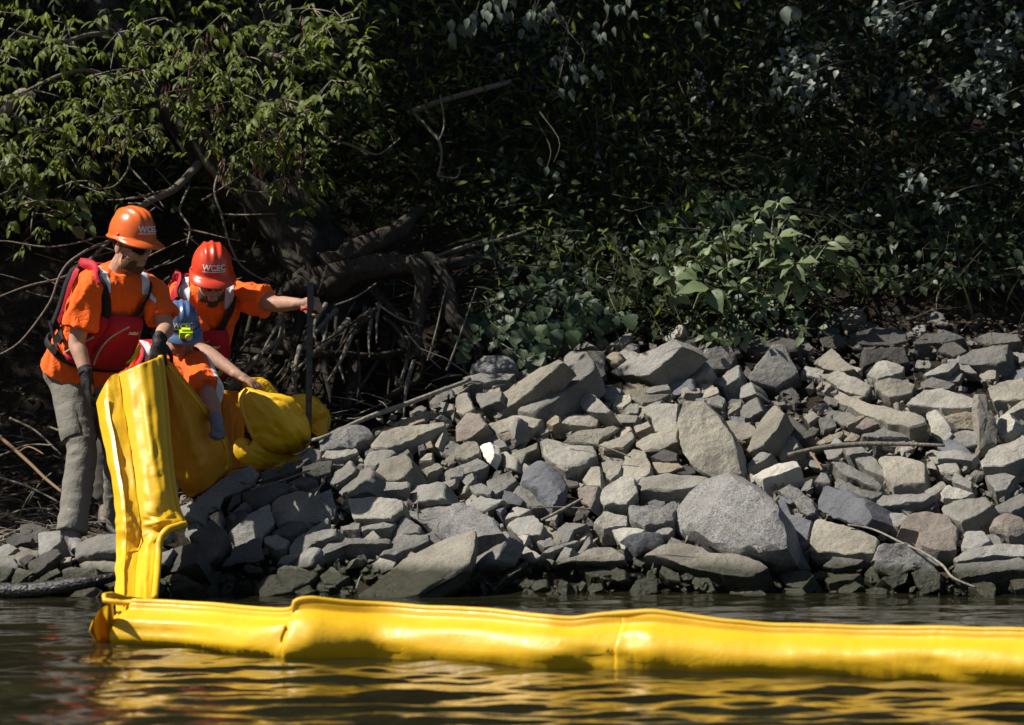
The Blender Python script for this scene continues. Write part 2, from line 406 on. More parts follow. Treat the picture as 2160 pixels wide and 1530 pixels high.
# region | tone, facing, thickness cm, dome | outline of the exposed face | optional own description
ROCKS = """
P t u 9 | 748,1262 800,1215 860,1175 940,1135 1003,1115 1000,1140 985,1190 930,1225 880,1258 820,1268 # huge pale slanting slab with its foot in the water
P s l 40 55 | 1418,1110 1435,1075 1500,1020 1560,1005 1620,1030 1650,1080 1660,1150 1610,1178 1540,1178 1480,1165 1425,1138 # massive rough speckled round boulder, the largest stone on the bank
A g f 20 | 120,600 240,520 545,345 610,430 540,530 330,620 300,690 110,770 # dark broad slab leaning beside the raised yellow boom
A g l 20 | 100,640 130,770 145,960 180,1150 120,1000 30,900 60,760
A d u 12 | 610,440 680,390 750,400 740,450 620,490
A d u 12 | 700,440 790,350 1000,300 930,360 860,420 720,460
A d u 14 | 930,370 1060,325 1160,330 1150,420 1010,460 930,420
A d u 14 | 460,580 560,530 700,490 830,500 800,560 650,660 520,660
A d u 8 | 820,500 930,445 1040,470 950,520 860,520
A s u 16 20 | 1050,180 1130,100 1250,60 1390,50 1480,120 1450,150 1280,230 1180,240 1060,240 # rough crumbly grey stone at the left end of the bank crest
A g u 12 | 900,330 980,230 1080,250 1060,330 1000,360
A p u 10 | 1070,310 1100,250 1330,220 1360,260 1250,310 1150,320
A t u 7 | 1455,190 1520,110 1700,60 2040,40 2030,60 1880,110 1720,180 1570,230 1470,220 # flat tan flagstone near the stick, pointed at its right end
A g u 12 | 1390,330 1430,260 1560,240 1660,260 1600,300 1470,380 1400,370
A t l 18 | 1470,430 1490,340 1620,290 1740,280 1770,380 1700,460 1560,490 1475,490 # thick tan block with a rounded sunny top
A g l 14 | 1085,490 1240,370 1300,340 1335,390 1300,440 1160,520
A g l 20 | 1190,570 1310,440 1430,370 1460,420 1440,560 1250,620
A g u 18 | 1440,560 1500,490 1735,490 1740,540 1450,575
A g l 12 | 1715,590 1780,520 2000,480 2005,620 1740,660
A p u 12 | 1270,620 1430,600 1700,625 1690,700 1600,770 1320,770 1260,680 # pale layered stone with ragged edges
A p l 18 | 670,660 760,590 930,550 1000,580 930,680 860,780 730,830 690,750 # pale block half in the workers' shadow
A g f 16 | 360,880 500,760 680,650 720,800 640,900 610,1000 420,1000
A s f 22 | 950,680 1010,600 1150,530 1190,700 1180,780 960,830
A d f 10 | 345,740 400,590 470,560 460,640
A g u 10 | 360,770 480,640 530,660 400,790
A d f 12 | 220,750 320,690 350,800 330,870 240,800
A d f 18 | 60,900 240,770 360,870 320,1000 180,1180 140,950
A d f 16 | 300,1150 420,980 610,900 650,1080 560,1110 480,1100
A g u 14 | 640,900 740,890 830,940 800,990 720,1000 640,960
A d u 12 | 690,880 820,800 945,780 940,840 830,910
A g u 7 | 850,940 930,890 1130,760 1140,800 1000,880 870,960
A g l 18 | 820,1000 880,920 1120,840 1190,840 1180,900 1000,960 880,1110 830,1080
A g u 30 | 1060,990 1170,920 1600,925 1600,960 1230,965 1090,1040 # big block with a narrow sunny top and a black front
A g u 16 | 1370,830 1640,780 1650,810 1600,840 1380,860
A g u 12 | 1215,830 1370,800 1360,850 1230,860
A g l 10 | 1590,960 1690,740 1820,830 1810,880 1700,890
A g u 12 | 1505,1050 1670,890 1900,880 1900,930 1780,990 1640,1040
A s u 22 12 | 1620,740 1750,680 2160,640 2400,800 2450,870 2260,900 2030,915 1870,800 # wide rough pale grey stone in the middle of the bank
A g u 14 | 730,1170 780,1120 900,1130 1050,1180 1000,1240 850,1320 800,1280
A g u 10 | 1060,1200 1150,1130 1240,1200 1290,1210 1180,1280 1080,1260
A d u 14 | 570,1280 640,1220 750,1190 880,1330 620,1370
A o l 5 | 1860,200 1900,175 1920,230 1880,240
A t l 4 | 1930,230 1970,120 2000,110 1960,240
A t u 5 | 1810,330 1880,270 1920,270 1910,330
A g u 8 | 2010,410 2120,370 2160,380 2150,450 2050,460
A t u 6 | 1830,400 1960,340 2000,380 1880,430
A t u 6 | 2070,290 2160,220 2160,290 2080,300
A b u 5 | 1800,220 1850,200 1870,250 1820,260
B t l 9 | 230,660 300,570 650,330 790,275 825,300 700,420 390,660 300,745 240,720 # long narrow tan slab leaning to the right, front one of a parallel pair
B g l 13 | 470,670 850,310 830,250 900,195 1010,215 1070,330 980,430 700,620 600,695 # long thick slab leaning to the right, rear one of a parallel pair
B g l 12 25 | 650,690 720,590 850,560 860,620 760,680 680,720
B s u 20 25 | 60,390 220,270 330,250 450,290 490,370 400,380 200,390 # grey rounded stone under the ivy leaves
B g u 16 | 55,410 260,380 460,385 400,440 280,460 60,480
B g l 12 | 140,540 350,520 340,600 190,655
B g u 8 | 270,430 390,410 430,460 280,500
B g l 9 | 470,400 540,350 610,360 600,430 480,440
B t l 12 | 0,540 90,530 140,660 60,710 0,680
B r l 10 | 0,790 80,690 180,690 235,780 140,860 0,920 # reddish tan slab below the ivy leaves
B t u 5 | 240,770 450,700 680,740 600,800 320,840
B g r 7 | 450,880 480,710 560,760 570,900 470,930 # small grey stone standing on end
B r u 7 | 310,840 450,800 450,880 380,900
B o l 7 | 690,770 720,690 790,710 790,760 740,790 # small rounded ochre stone
B t u 8 | 790,770 860,700 1040,690 1110,730 1090,790 930,790
B g l 8 | 945,640 950,520 1060,550 1190,680 1150,700 1000,680 # thin pointed plate leaning left below the long pair of slabs
B g u 8 | 1110,560 1160,480 1270,500 1250,570 1180,600
B t u 9 | 1195,640 1220,560 1330,545 1340,600 1270,650
B p u 7 | 1275,670 1330,610 1400,620 1390,690 1300,700
B t u 5 | 1340,580 1380,545 1640,545 1600,570 1540,600 1420,620
B p u 7 | 1190,720 1230,695 1400,710 1380,760 1260,770
B t u 7 | 830,890 900,830 1090,800 1250,770 1260,800 1100,890 1090,920 900,920
B p u 17 | 640,900 690,880 900,920 1050,930 1080,1010 1000,1070 830,1110 740,1060 680,990 # pale four-sided block with a chipped pointed lower end
B t u 8 | 1090,930 1170,900 1350,820 1360,880 1280,950 1130,960
B t u 6 | 1350,790 1470,750 1490,790 1370,840
B t u 12 | 1360,910 1480,850 1640,790 1690,740 1690,900 1560,960 1430,970
B p u 12 | 1430,690 1500,620 1700,610 1690,760 1600,850 1510,840 1490,730
B t f 13 | 1685,700 1710,590 1880,585 2000,700 2100,850 2180,1150 2000,1210 1860,1140 1720,950 1690,870 # tall tan slab standing upright in the middle of the bank
B o u 7 20 | 1140,280 1170,225 1260,225 1280,280 1190,335
B g l 13 | 1150,380 1290,290 1540,190 1700,110 1750,170 1560,330 1440,410 1250,400 # long grey slab on the crest, smooth and leaning right
B p l 8 | 1580,120 1700,15 1740,20 1720,100 1600,150
B d u 8 | 1740,150 1880,85 1910,110 1780,180
B g l 14 | 780,250 880,110 980,130 1060,180 960,200 850,220
B g u 10 | 1140,190 1300,80 1345,80 1320,150 1280,175 1200,170
B g f 12 | 1010,210 1130,220 1145,400 1080,440 1060,320
B t l 12 | 1730,470 1780,350 1900,280 1950,350 1900,420 1830,450
B g f 14 | 1870,300 1890,200 2100,170 2140,260 2080,360 1960,360
B g l 9 | 1970,480 2060,380 2160,320 2160,420 2030,500
B g u 6 | 1440,530 1470,490 1620,470 1640,510 1480,540
B w l 4 | 180,940 270,900 300,990 265,1090 210,1010 # little bright white stone among tan stones left of the chipped pale block
B g l 9 | 175,900 240,840 320,850 400,940 330,960 290,900
B t u 10 | 0,950 90,900 170,890 190,1000 90,1040 0,1030
B g u 10 | 0,1100 170,1030 260,1080 230,1110 40,1160
B t u 10 | 380,1050 430,990 560,940 630,910 620,960 540,1000 490,1100 400,1100
B b u 22 45 | 480,1190 560,1090 650,1060 800,1130 860,1260 830,1380 740,1390 580,1280 # smooth blue-grey egg-shaped boulder near the middle of the bank
B g u 9 | 430,1290 480,1230 570,1280 690,1400 560,1410 460,1340
B r l 10 20 | 905,1260 1000,1240 1090,1240 1070,1320 1030,1420 960,1370 # reddish three-cornered stone beside the blue-grey boulder
B t l 8 | 960,1200 1030,1090 1100,1090 1110,1250 1000,1240
B p u 9 | 1060,1340 1130,1250 1260,1160 1360,1180 1390,1290 1300,1380 1130,1390 # pale flat stone right of the reddish three-cornered one
B t u 12 | 1260,1140 1280,1010 1360,955 1440,980 1490,1080 1480,1140 1380,1210 1270,1200
B p u 14 | 1370,1240 1420,1180 1600,1140 1850,1160 1960,1190 1870,1240 1620,1270 1400,1265 # flat-topped pale stone with a curved dark front edge
B o u 6 | 1490,1060 1700,1070 1740,1100 1620,1140 1520,1150
B d u 6 | 1480,1020 1580,960 1690,1000 1690,1050 1600,1060
B d u 5 | 1660,1130 1740,1080 1830,1110 1830,1150 1740,1160
B g l 6 | 30,1190 130,1140 150,1190 90,1250
B g u 6 | 110,1240 200,1220 290,1270 270,1310 160,1300
B g u 9 | 240,1200 420,1120 470,1200 400,1260 300,1310
B t u 9 | 1110,1060 1190,1040 1260,1080 1250,1150 1180,1200 1130,1180
B t u 5 | 1720,490 1860,500 1870,540 1740,540
B t u 5 | 1870,580 1900,510 1990,490 2010,530 1920,570
C g f 15 | 50,270 180,110 240,120 310,260 190,340 60,300 # large dark triangular stone at the shaded crest
C t l 9 | 380,210 480,130 605,240 540,260 440,240 # tan wedge pointing up, dappled by leaf shadows
C p l 9 | 410,270 520,250 690,330 650,390 540,360
C p u 9 | 660,270 740,185 860,230 850,260 720,295
C d f 12 | 640,140 860,125 890,210 830,220 740,180 640,230
C t u 10 | 700,310 790,285 920,315 900,370 780,390 710,350
C t u 12 | 480,390 500,350 620,400 700,430 960,480 970,520 880,545 720,510 600,460 # long tan stone sloping down to the right like a log
C p u 8 | 870,420 960,350 1060,340 1230,400 1220,440 1050,450 900,430 # pale slab with a thin layered front, right half of the bank
C g u 12 | 1120,190 1210,140 1400,110 1390,200 1340,220 1150,215
C g u 8 | 950,270 1060,215 1140,205 1090,260 970,280
C t u 12 | 1290,340 1400,300 1481,290 1500,400 1320,415
C t r 5 | 1240,360 1290,370 1300,430 1340,500 1340,640 1250,680 1240,500 # thin upright plate near the right edge of the bank
C p l 10 | 970,470 1020,450 1090,530 1110,580 1060,640 1000,590
C o f 8 | 1050,490 1180,460 1240,470 1240,560 1120,560
C g l 10 | 1105,580 1170,555 1240,565 1240,640 1120,660
C p l 9 | 1330,510 1390,465 1440,510 1420,560 1350,610
C p u 20 | 1250,720 1300,660 1481,590 1560,600 1500,700 1380,750 1260,755 # large pale block running off the right side
C g u 16 | 1020,670 1130,660 1240,690 1210,720 1100,715 1030,720
C g u 12 | 630,590 760,545 900,545 880,600 720,600
C g u 10 | 525,640 620,630 720,720 770,800 700,790 560,690
C g u 10 | 460,720 540,725 640,780 750,850 740,880 560,800
C t u 14 | 725,710 780,670 960,730 975,830 840,840 800,860 740,760 # tan-grey block with a squared front, under the dark lath
C t l 10 | 155,580 280,585 310,650 210,720 170,640
C t l 9 | 30,680 90,530 180,420 240,470 190,560 130,640 50,680 # pointed tan stone leaning right, beside the tall upright slab
C d u 9 | 210,530 260,480 390,590 300,610
C g l 10 | 0,440 90,390 120,460 50,500 0,490
C g l 9 | 0,330 60,310 90,370 0,400
C g u 8 | 35,740 110,670 170,680 130,720 40,770
C w u 9 | 60,800 200,730 290,720 320,750 120,820 # narrow whitish-topped stone above the massive round boulder
C s u 10 | 180,870 250,830 390,930 400,1000 350,1010 270,930
C b l 14 | 400,930 420,850 540,870 650,920 690,1020 650,1060 480,1020 400,980 # dark blue-grey slab right of the massive boulder
C b l 8 | 190,910 230,920 260,1000 380,1030 360,1130 310,1190 240,1060 # dark slate plate wedged against the massive boulder
C t u 14 | 370,1160 385,1010 540,1050 740,1120 700,1200 480,1200 380,1190 # broad tan slab under the dark blue-grey one
C g u 14 | 430,1270 480,1220 690,1205 620,1260 500,1285
C g u 10 | 490,860 510,810 640,870 760,890 690,920 560,880
C g u 12 | 710,930 740,900 1000,885 1020,900 960,930 730,960
C g u 10 | 690,1020 720,990 850,990 900,1020 830,1070 740,1050
C r u 14 | 830,1070 870,990 960,980 1080,1000 1140,1080 1130,1180 1040,1200 950,1160 930,1090 # big pale rusty slab with a broken corner, lower right
C p u 12 | 1040,960 1110,930 1280,905 1320,950 1240,1000 1150,1050 1060,1000 # smooth pale grey slab above the rusty one
C p u 6 | 960,880 1060,820 1080,850 1000,910
C p u 7 | 1045,880 1080,845 1230,890 1160,920 1060,920
C g u 8 | 1100,810 1120,775 1210,830 1210,870 1110,830
C g u 12 | 1270,800 1390,780 1440,800 1390,870 1330,880
C g u 10 | 1320,960 1481,880 1520,940 1420,990 1340,990
C r u 16 35 | 1300,1080 1320,1010 1400,990 1481,1010 1500,1080 1400,1120 # rounded reddish stone at the right edge
C g u 14 | 1150,1130 1180,1080 1270,1085 1310,1140 1220,1180 1150,1180
C g u 9 | 1110,1230 1200,1170 1330,1150 1500,1155 1500,1210 1300,1225 1130,1250
C g u 18 | 1100,1290 1130,1255 1320,1240 1500,1225 1500,1285 1330,1300 1140,1330 # long layered block near the water at the right edge
C s f 20 | 690,1240 740,1150 870,1140 960,1200 1060,1270 1010,1290 880,1300 790,1330 720,1300 # rough dark grey stone with a broad face, under the white root
C g f 12 | 890,1300 1010,1265 1050,1310 1050,1390 970,1420 920,1370
C g f 10 | 730,1330 880,1300 870,1350 800,1390
C g u 12 | 440,1340 490,1310 640,1310 590,1340 460,1360
C g u 9 | 240,1250 310,1195 370,1270 360,1290 250,1290
C g u 12 | 200,1320 250,1290 360,1290 390,1320 330,1390 240,1370
C g f 8 | 655,1400 690,1370 780,1390 760,1440 670,1440
C g u 8 | 1400,1340 1481,1330 1500,1380 1430,1400
C d f 12 | 420,80 520,60 570,110 500,140 430,130
C d u 10 | 0,90 100,70 320,90 290,140 80,160 0,130
C d u 10 | 1030,150 1060,110 1120,100 1190,150 1120,180
C g u 6 | 940,310 1000,285 1130,320 1080,350 960,340
C t u 5 | 330,490 380,460 415,490 360,530
C g u 7 | 415,500 480,480 510,540 440,560
C t u 6 | 540,520 640,480 660,490 560,540
C o u 6 | 390,630 440,600 550,560 530,600 420,640
C o u 6 | 540,620 580,570 630,590 600,620
C r u 7 | 600,550 660,490 740,520 640,560
C g u 7 | 390,830 420,780 480,790 470,840
C t u 6 | 970,740 1010,720 1030,770 980,760
C t u 7 | 1380,470 1481,400 1500,440 1400,480
C d u 10 | 560,60 700,20 860,40 880,100 700,120 600,110
C d u 10 | 900,110 960,60 1100,50 1180,80 1060,110
C d u 10 | 1200,90 1300,50 1450,60 1470,100 1300,120
D g l 8 | 0,440 50,425 100,470 20,620 -40,600
D g u 7 | 60,540 110,460 290,370 300,390 200,460 120,520
D g l 9 | 0,820 60,640 180,500 310,430 340,470 250,640 100,760 10,830 # pale narrow slab standing right of the huge slanting slab
D g u 12 | 310,390 400,330 520,310 600,380 580,460 420,470
D p u 8 | 300,350 370,240 510,270 430,310
D b u 6 | 200,250 250,215 310,250 270,300
D g l 10 | 670,450 770,360 930,380 830,430 790,510 710,540
D d u 8 | 830,440 930,390 960,420 830,480
D p u 9 | 985,370 1050,280 1240,320 1240,400 1060,410
D s u 12 | 1240,220 1330,240 1530,240 1600,200 1640,250 1580,350 1370,400 1250,330
D p l 9 | 1110,420 1240,400 1380,420 1230,490 1210,600
D b f 16 25 | 1210,480 1280,450 1480,440 1560,520 1480,560 1310,610 # dark blue smooth stone under the left side of the massive boulder
D t u 24 | 680,690 750,640 800,640 1000,545 1110,545 1220,620 1240,650 1000,670 830,660 # tan-topped block at the waterline with a mossy black front
D t u 24 | 1335,610 1480,540 1640,510 1800,540 1900,600 2160,620 2330,700 2160,780 1960,760 1780,720 1500,630 # long flat tan ledge at the waterline under the massive boulder
D g l 6 | 660,700 760,550 820,560 790,640 740,660
D g u 4 | 580,600 640,560 860,500 880,510 760,550 640,600
D g l 4 | 840,620 950,460 960,520 900,600
D d f 10 | 1250,880 1310,790 1470,790 1470,900 1280,940
D d f 7 | 700,900 720,800 790,820 770,930
D d u 4 | 220,870 290,770 480,650 480,680 340,780
D p l 6 | 370,470 490,460 430,600
D g u 7 | 540,510 660,480 700,540 600,560
E g l 15 | 50,1110 90,1095 185,1085 190,1150 130,1210 60,1240 # squarish grey block behind the standing worker's heel
E g u 20 | 260,1200 300,1150 400,1110 520,1105 560,1200 400,1215 270,1250 # broad brownish stone the standing worker steps towards
E g f 14 | 190,1310 230,1300 400,1310 400,1390 200,1420 # squared dark stone at the waterline left of the raised boom
E d u 9 | 0,1270 160,1190 195,1220 60,1330 0,1370 # dark tilted slab at the left edge, under the worker's foot
E g u 6 | 0,1400 40,1380 170,1300 190,1330 60,1400
E d l 20 | 775,1330 820,1200 960,1150 985,1200 980,1280 850,1320 # black wet stone right of the raised boom's foot
E g u 6 | 800,1370 880,1340 890,1370 810,1390
E g l 12 | 855,960 940,920 930,1000 860,1020
E t u 5 | 190,1250 250,1240 240,1270 180,1280
E d u 6 | -60,1260 0,1225 40,1235 -20,1290
E d u 10 | 400,1400 520,1330 560,1370 480,1420
"""
NORM = {'u': (-.12, -.52, .85), 'l': (-.52, -.55, .66), 'f': (.05, -.88, .47), 'r': (.55, -.70, .45)}
def inside(p, poly):
    x, y = p; c = False; j = len(poly) - 1
    for i in range(len(poly)):
        xi, yi = poly[i]; xj, yj = poly[j]
        if (yi > y) != (yj > y) and x < (xj - xi) * (y - yi) / (yj - yi) + xi: c = not c
        j = i
    return c
def rock_from(poly, nrm, t, dome, seed, sink=0.0, lift=0.0, rgh=1.0, extra=0.0):
    cx = sum(p[0] for p in poly) / len(poly); cyy = sum(p[1] for p in poly) / len(poly)
    C = hit(cx, min(cyy, 1300), lift, 28.2)
    nv = Vector(nrm); rr = random.Random(seed)
    nv = (nv + Vector((rr.uniform(-.24, .2), rr.uniform(-.14, .14), rr.uniform(-.12, .12)))).normalized()
    rl_ = min(.16, .022 + .00000075 * 1e4 * max(0, math.sqrt(abs(sum(poly[i][0] * poly[i - 1][1] - poly[i - 1][0] * poly[i][1] for i in range(len(poly)))) / 2) - 25) * .12) if not sink else .03
    rl_ += extra
    C = C - ray(cx, cyy).normalized() * (rl_ - sink)
    pts = []
    for (px, py) in poly:
        d = ray(px, py); k = (C - CAM).dot(nv) / d.dot(nv); p = CAM + d * k
        if (p - C).length > 1.2: p = C + (p - C) * (1.2 / (p - C).length)
        pts.append(p)
    e1 = Vector((0, 0, 1)).cross(nv); e1 = e1.normalized() if e1.length > .1 else Vector((1, 0, 0)); e2 = nv.cross(e1)
    q = np.array([((p - C).dot(e1), (p - C).dot(e2)) for p in pts]); q = q - q.mean(0)
    area = .5 * sum(q[i][0] * q[(i + 1) % len(q)][1] - q[(i + 1) % len(q)][0] * q[i][1] for i in range(len(q)))
    if area < 0: q = q[::-1]
    size = math.sqrt(abs(area)) + 1e-4; step = max(.014, size / 13)
    b = []
    for i in range(len(q)):
        a, c = q[i], q[(i + 1) % len(q)]; L = np.linalg.norm(c - a); k = max(1, int(round(L / step)))
        for j in range(k):
            f = j / k; p = a + (c - a) * f
            nn = np.array([(c - a)[1], -(c - a)[0]]) / (L + 1e-9)
            w = noise.fractal(Vector((p[0] * 9 / size * .25 + seed, p[1] * 9 / size * .25, seed * .37)), 1, 2, 3) * size * (.05 if j else .02) + (noise.noise(Vector((p[0] * 60, p[1] * 60, seed))) * .004)
            b.append(p + nn * w)
    b = np.array(b); n = len(b)
    tap = rr.uniform(-.12, .1); tx, ty = rr.uniform(-.25, .25) * t, rr.uniform(-.25, .25) * t
    bev = min(.010 + .03 * size * .5, t * .25)
    lay = [(.30, 0), (.58, 0), (.80, 0), (.93, 0), (1 - .35 * bev / size, -bev * .25), (1.0, -bev), (1 + tap * .3, -t * .4), (1 + tap * .7, -t * .72), (.96 + tap, -t), (.5 + tap * .5, -t * 1.04)]
    V = []
    sc = 1 / max(size, .05)
    def disp(p3, amt):
        return noise.fractal(p3 * sc * 1.7 + Vector((seed * 3.1, 0, 0)), .9, 2.1, 4) * amt + (abs(noise.noise(p3 * sc * 3.3 + Vector((0, seed, 0)))) - .25) * amt * .7
    for (s, h) in lay:
        for k in range(n):
            x, y = b[k] * s; hh = h
            if s < 1.01 and h > -bev * 1.5: hh += dome * size * .5 * (math.sqrt(max(0, 1 - s * s * .98)) if dome > .2 else (1 - s * s) * .8)
            if h < -bev * 1.2: x += tx * (-h / t); y += ty * (-h / t)
            p = Vector((x, y, hh)); amt = size * (.045 if s < .97 else .034) * rgh
            d = disp(p, amt)
            if s < 1.0 and h > -t * .5: p.z += d
            else:
                rl = math.hypot(x, y) + 1e-6
                strat = noise.noise(Vector((seed, 0, hh * 55))) * .006 * min(1, size * 4)
                p.x += x / rl * (d + strat); p.y += y / rl * (d + strat)
            V.append(p)
    Pm = np.array([tuple(p) for p in V])          # chipped corners: planes that shave the edges
    for k in range(rr.choice((2, 3, 3, 4)) if dome < .2 else 9):
        a = rr.uniform(0, 6.283); e_ = rr.uniform(.15, .8) if dome < .2 else rr.uniform(.2, 1.1); mv = np.array((math.cos(a) * math.cos(e_), math.sin(a) * math.cos(e_), math.sin(e_)))
        dt = Pm @ mv; off = dt.max() * (rr.uniform(.88, .985) if dome < .2 else rr.uniform(.8, .96)); ex = np.maximum(dt - off, 0); Pm = Pm - ex[:, None] * mv * .92
    V = [Vector(p) for p in Pm]
    i0 = len(V); V.append(Vector((0, 0, dome * size * .5 + disp(Vector((0, 0, 0)), size * .045)))); V.append(Vector((0, 0, -t * 1.05)))
    F = []
    for k in range(n): F.append((i0, k, (k + 1) % n))
    for r_ in range(len(lay) - 1):
        for k in range(n):
            F.append((r_ * n + k, (r_ + 1) * n + k, (r_ + 1) * n + (k + 1) % n, r_ * n + (k + 1) % n))
    e = (len(lay) - 1) * n
    for k in range(n): F.append((i0 + 1, e + (k + 1) % n, e + k))
    W = [e1 * p.x + e2 * p.y + nv * p.z for p in V]
    return C, W, F, size
TONE = {'t': 'tan', 'g': 'grey', 'p': 'pale', 'b': 'blue-grey', 'r': 'reddish', 'o': 'ochre', 'w': 'whitish', 'd': 'dark', 's': 'rough grey'}
hand = []
for ln in ROCKS.strip().splitlines():
    head, body = ln.split('|'); lab = None
    if '#' in body: body, lab = body.split('#'); lab = lab.strip()
    h = head.split(); ox, oy, s = REG[h[0]]
    poly = [(ox + float(a.split(',')[0]) / s, oy + float(a.split(',')[1]) / s) for a in body.split()]
    hand.append([h[1], h[2], float(h[3]) / 100, float(h[4]) / 100 if len(h) > 4 else .06, poly, lab, 0.0])
# smaller stones filling the gaps between them
AREA = [(390, 1075), (470, 1010), (640, 960), (720, 905), (960, 815), (1010, 760), (1180, 730), (1400, 690), (1600, 690), (1800, 660), (2165, 650), (2165, 1260), (1500, 1262), (900, 1268), (520, 1265), (420, 1230)]
RF = random.Random(21); polys = [h[4] for h in hand]; nfill = 0; tries = 0
while nfill < 118 and tries < 9000:
    tries += 1
    x, y = RF.uniform(390, 2160), RF.uniform(650, 1262)
    if not inside((x, y), AREA): continue
    if any(inside((x, y), q) for q in polys): continue
    r = RF.uniform(13, 30) if nfill < 70 else RF.uniform(9, 17)
    if y < 760: r *= .9
    an = RF.uniform(-.7, .5); k = RF.choice((4, 5, 5, 6)); ph = RF.uniform(0, 6.28); el = RF.uniform(1.1, 1.9)
    pl = []
    for i in range(k):
        a = ph + 2 * math.pi * (i + RF.uniform(-.3, .3)) / k; u, v = math.cos(a) * r * el, math.sin(a) * r * .75
        pl.append((x + u * math.cos(an) - v * math.sin(an), y + u * math.sin(an) + v * math.cos(an)))
    polys.append(pl); nfill += 1
    tone = RF.choice('ttgggppob' if x > 700 else 'ggdd')
    if y < 740 and x > 1500: tone = RF.choice('dgd')  # shaded top right: shade put into darker stone tones
    hand.append([tone, RF.choice('uuull'), r * RF.uniform(.0012, .0026), .05, pl, None, .05])
AREA2 = [(-30, 1190), (60, 1120), (250, 1120), (400, 1085), (420, 1256), (-30, 1256)]; nf2 = 0
for tries in range(3000):
    if nf2 >= 30: break
    x, y = RF.uniform(-30, 420), RF.uniform(1110, 1256)
    if not inside((x, y), AREA2) or (105 < x < 235 and 1095 < y < 1185) or any(inside((x, y), q) for q in polys): continue
    r = RF.uniform(14, 32); k = RF.choice((4, 5, 6)); ph = RF.uniform(0, 6.28); an = RF.uniform(-.6, .3); pl = []
    for i in range(k):
        a = ph + 2 * math.pi * (i + RF.uniform(-.3, .3)) / k; u, v = math.cos(a) * r * 1.6, math.sin(a) * r * .7
        pl.append((x + u * math.cos(an) - v * math.sin(an), y + u * math.sin(an) + v * math.cos(an)))
    polys.append(pl); nf2 += 1; hand.append([RF.choice('dgdgt'), RF.choice('uul'), r * .0022, .06, pl, None, .03])
LM = [(h[5], sum(p[0] for p in h[4]) / len(h[4]), sum(p[1] for p in h[4]) / len(h[4])) for h in hand if h[5]]
SHORT = {}
for s_, x_, y_ in LM:
    SHORT[s_] = s_.split(',')[0]
    w_ = SHORT[s_].split()
    for cut in ('with', 'beside', 'below', 'under', 'leaning', 'at', 'near', 'running', 'sloping', 'right', 'in', 'pointing', 'the', 'half', 'above', 'wedged', 'behind', 'standing', 'left'):
        if cut in w_ and w_.index(cut) >= 3: w_ = w_[:w_.index(cut)]
    SHORT[s_] = ' '.join(w_)
cnt = {}
for s_ in SHORT.values(): cnt[s_] = cnt.get(s_, 0) + 1
ok_lm = [m for m in LM if cnt[SHORT[m[0]]] == 1]
used = set(LM_[0] for LM_ in LM); rocks = []
for i, (tone, fc, t, dome, poly, lab, sink) in enumerate(hand):
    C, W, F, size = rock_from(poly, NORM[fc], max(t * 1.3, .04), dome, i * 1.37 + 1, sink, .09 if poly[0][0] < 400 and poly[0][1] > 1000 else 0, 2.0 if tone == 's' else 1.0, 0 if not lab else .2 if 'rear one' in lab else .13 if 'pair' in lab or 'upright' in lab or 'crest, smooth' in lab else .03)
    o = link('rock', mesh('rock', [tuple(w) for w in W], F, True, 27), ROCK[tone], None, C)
    cx = sum(p[0] for p in poly) / len(poly); cyy = sum(p[1] for p in poly) / len(poly)
    if lab is None:
        xs = [p[0] for p in poly]; ys = [p[1] for p in poly]; w_, h_ = max(xs) - min(xs), max(ys) - min(ys)
        A_ = w_ * h_; sz = 'tiny' if A_ < 900 else 'small' if A_ < 2600 else 'medium' if A_ < 6500 else 'large'
        shp = 'upright stone' if h_ > 1.3 * w_ else 'flat long stone' if w_ > 2.4 * h_ else 'angular stone' if len(poly) < 6 else 'blocky stone'
        for near in sorted(ok_lm, key=lambda q: math.hypot(q[1] - cx, q[2] - cyy)):
            dx, dy = cx - near[1], cyy - near[2]; d_ = math.hypot(dx, dy)
            vert = 'above' if dy < 0 else 'below'; side = 'left' if dx < 0 else 'right'
            if abs(dx) > 2.2 * abs(dy): rel = f'to the {side} of'
            elif abs(dy) > 2.2 * abs(dx): rel = f'{vert}'
            else: rel = f'{vert} and {side} of'
            how = 'just ' if d_ < 75 else ''
            lab = f'{sz} {TONE[tone]} {shp} {how}{rel} the {SHORT[near[0]]}'
            if lab not in used and len(lab.split()) <= 16: break
    used.add(lab)
    tag(o, lab, 'stone', 'stones piled along the river bank')
# rubble too small to count
acc = Acc(); RS = random.Random(5)
for i in range(2600):
    x, y = RS.uniform(420, 2160), RS.uniform(690, 1255)
    if not inside((x, y), AREA): continue
    c = hit(x, y, -.03); s = RS.uniform(.008, .030)
    M = Quaternion((RS.random() - .5, RS.random() - .5, RS.random() - .5, RS.random())).normalized().to_matrix()
    V = [c + M @ (Vector(q) * s * RS.uniform(.6, 1.3)) for q in ((1.3, 0, -.3), (0, 1, -.3), (-1.2, .1, -.3), (0, -1, -.3), (.3, .2, .6), (-.3, -.2, .5))]
    acc.add(V, [(0, 1, 4), (1, 2, 4), (2, 5, 4), (2, 3, 5), (3, 0, 4), (3, 4, 5), (0, 3, 2, 1)])
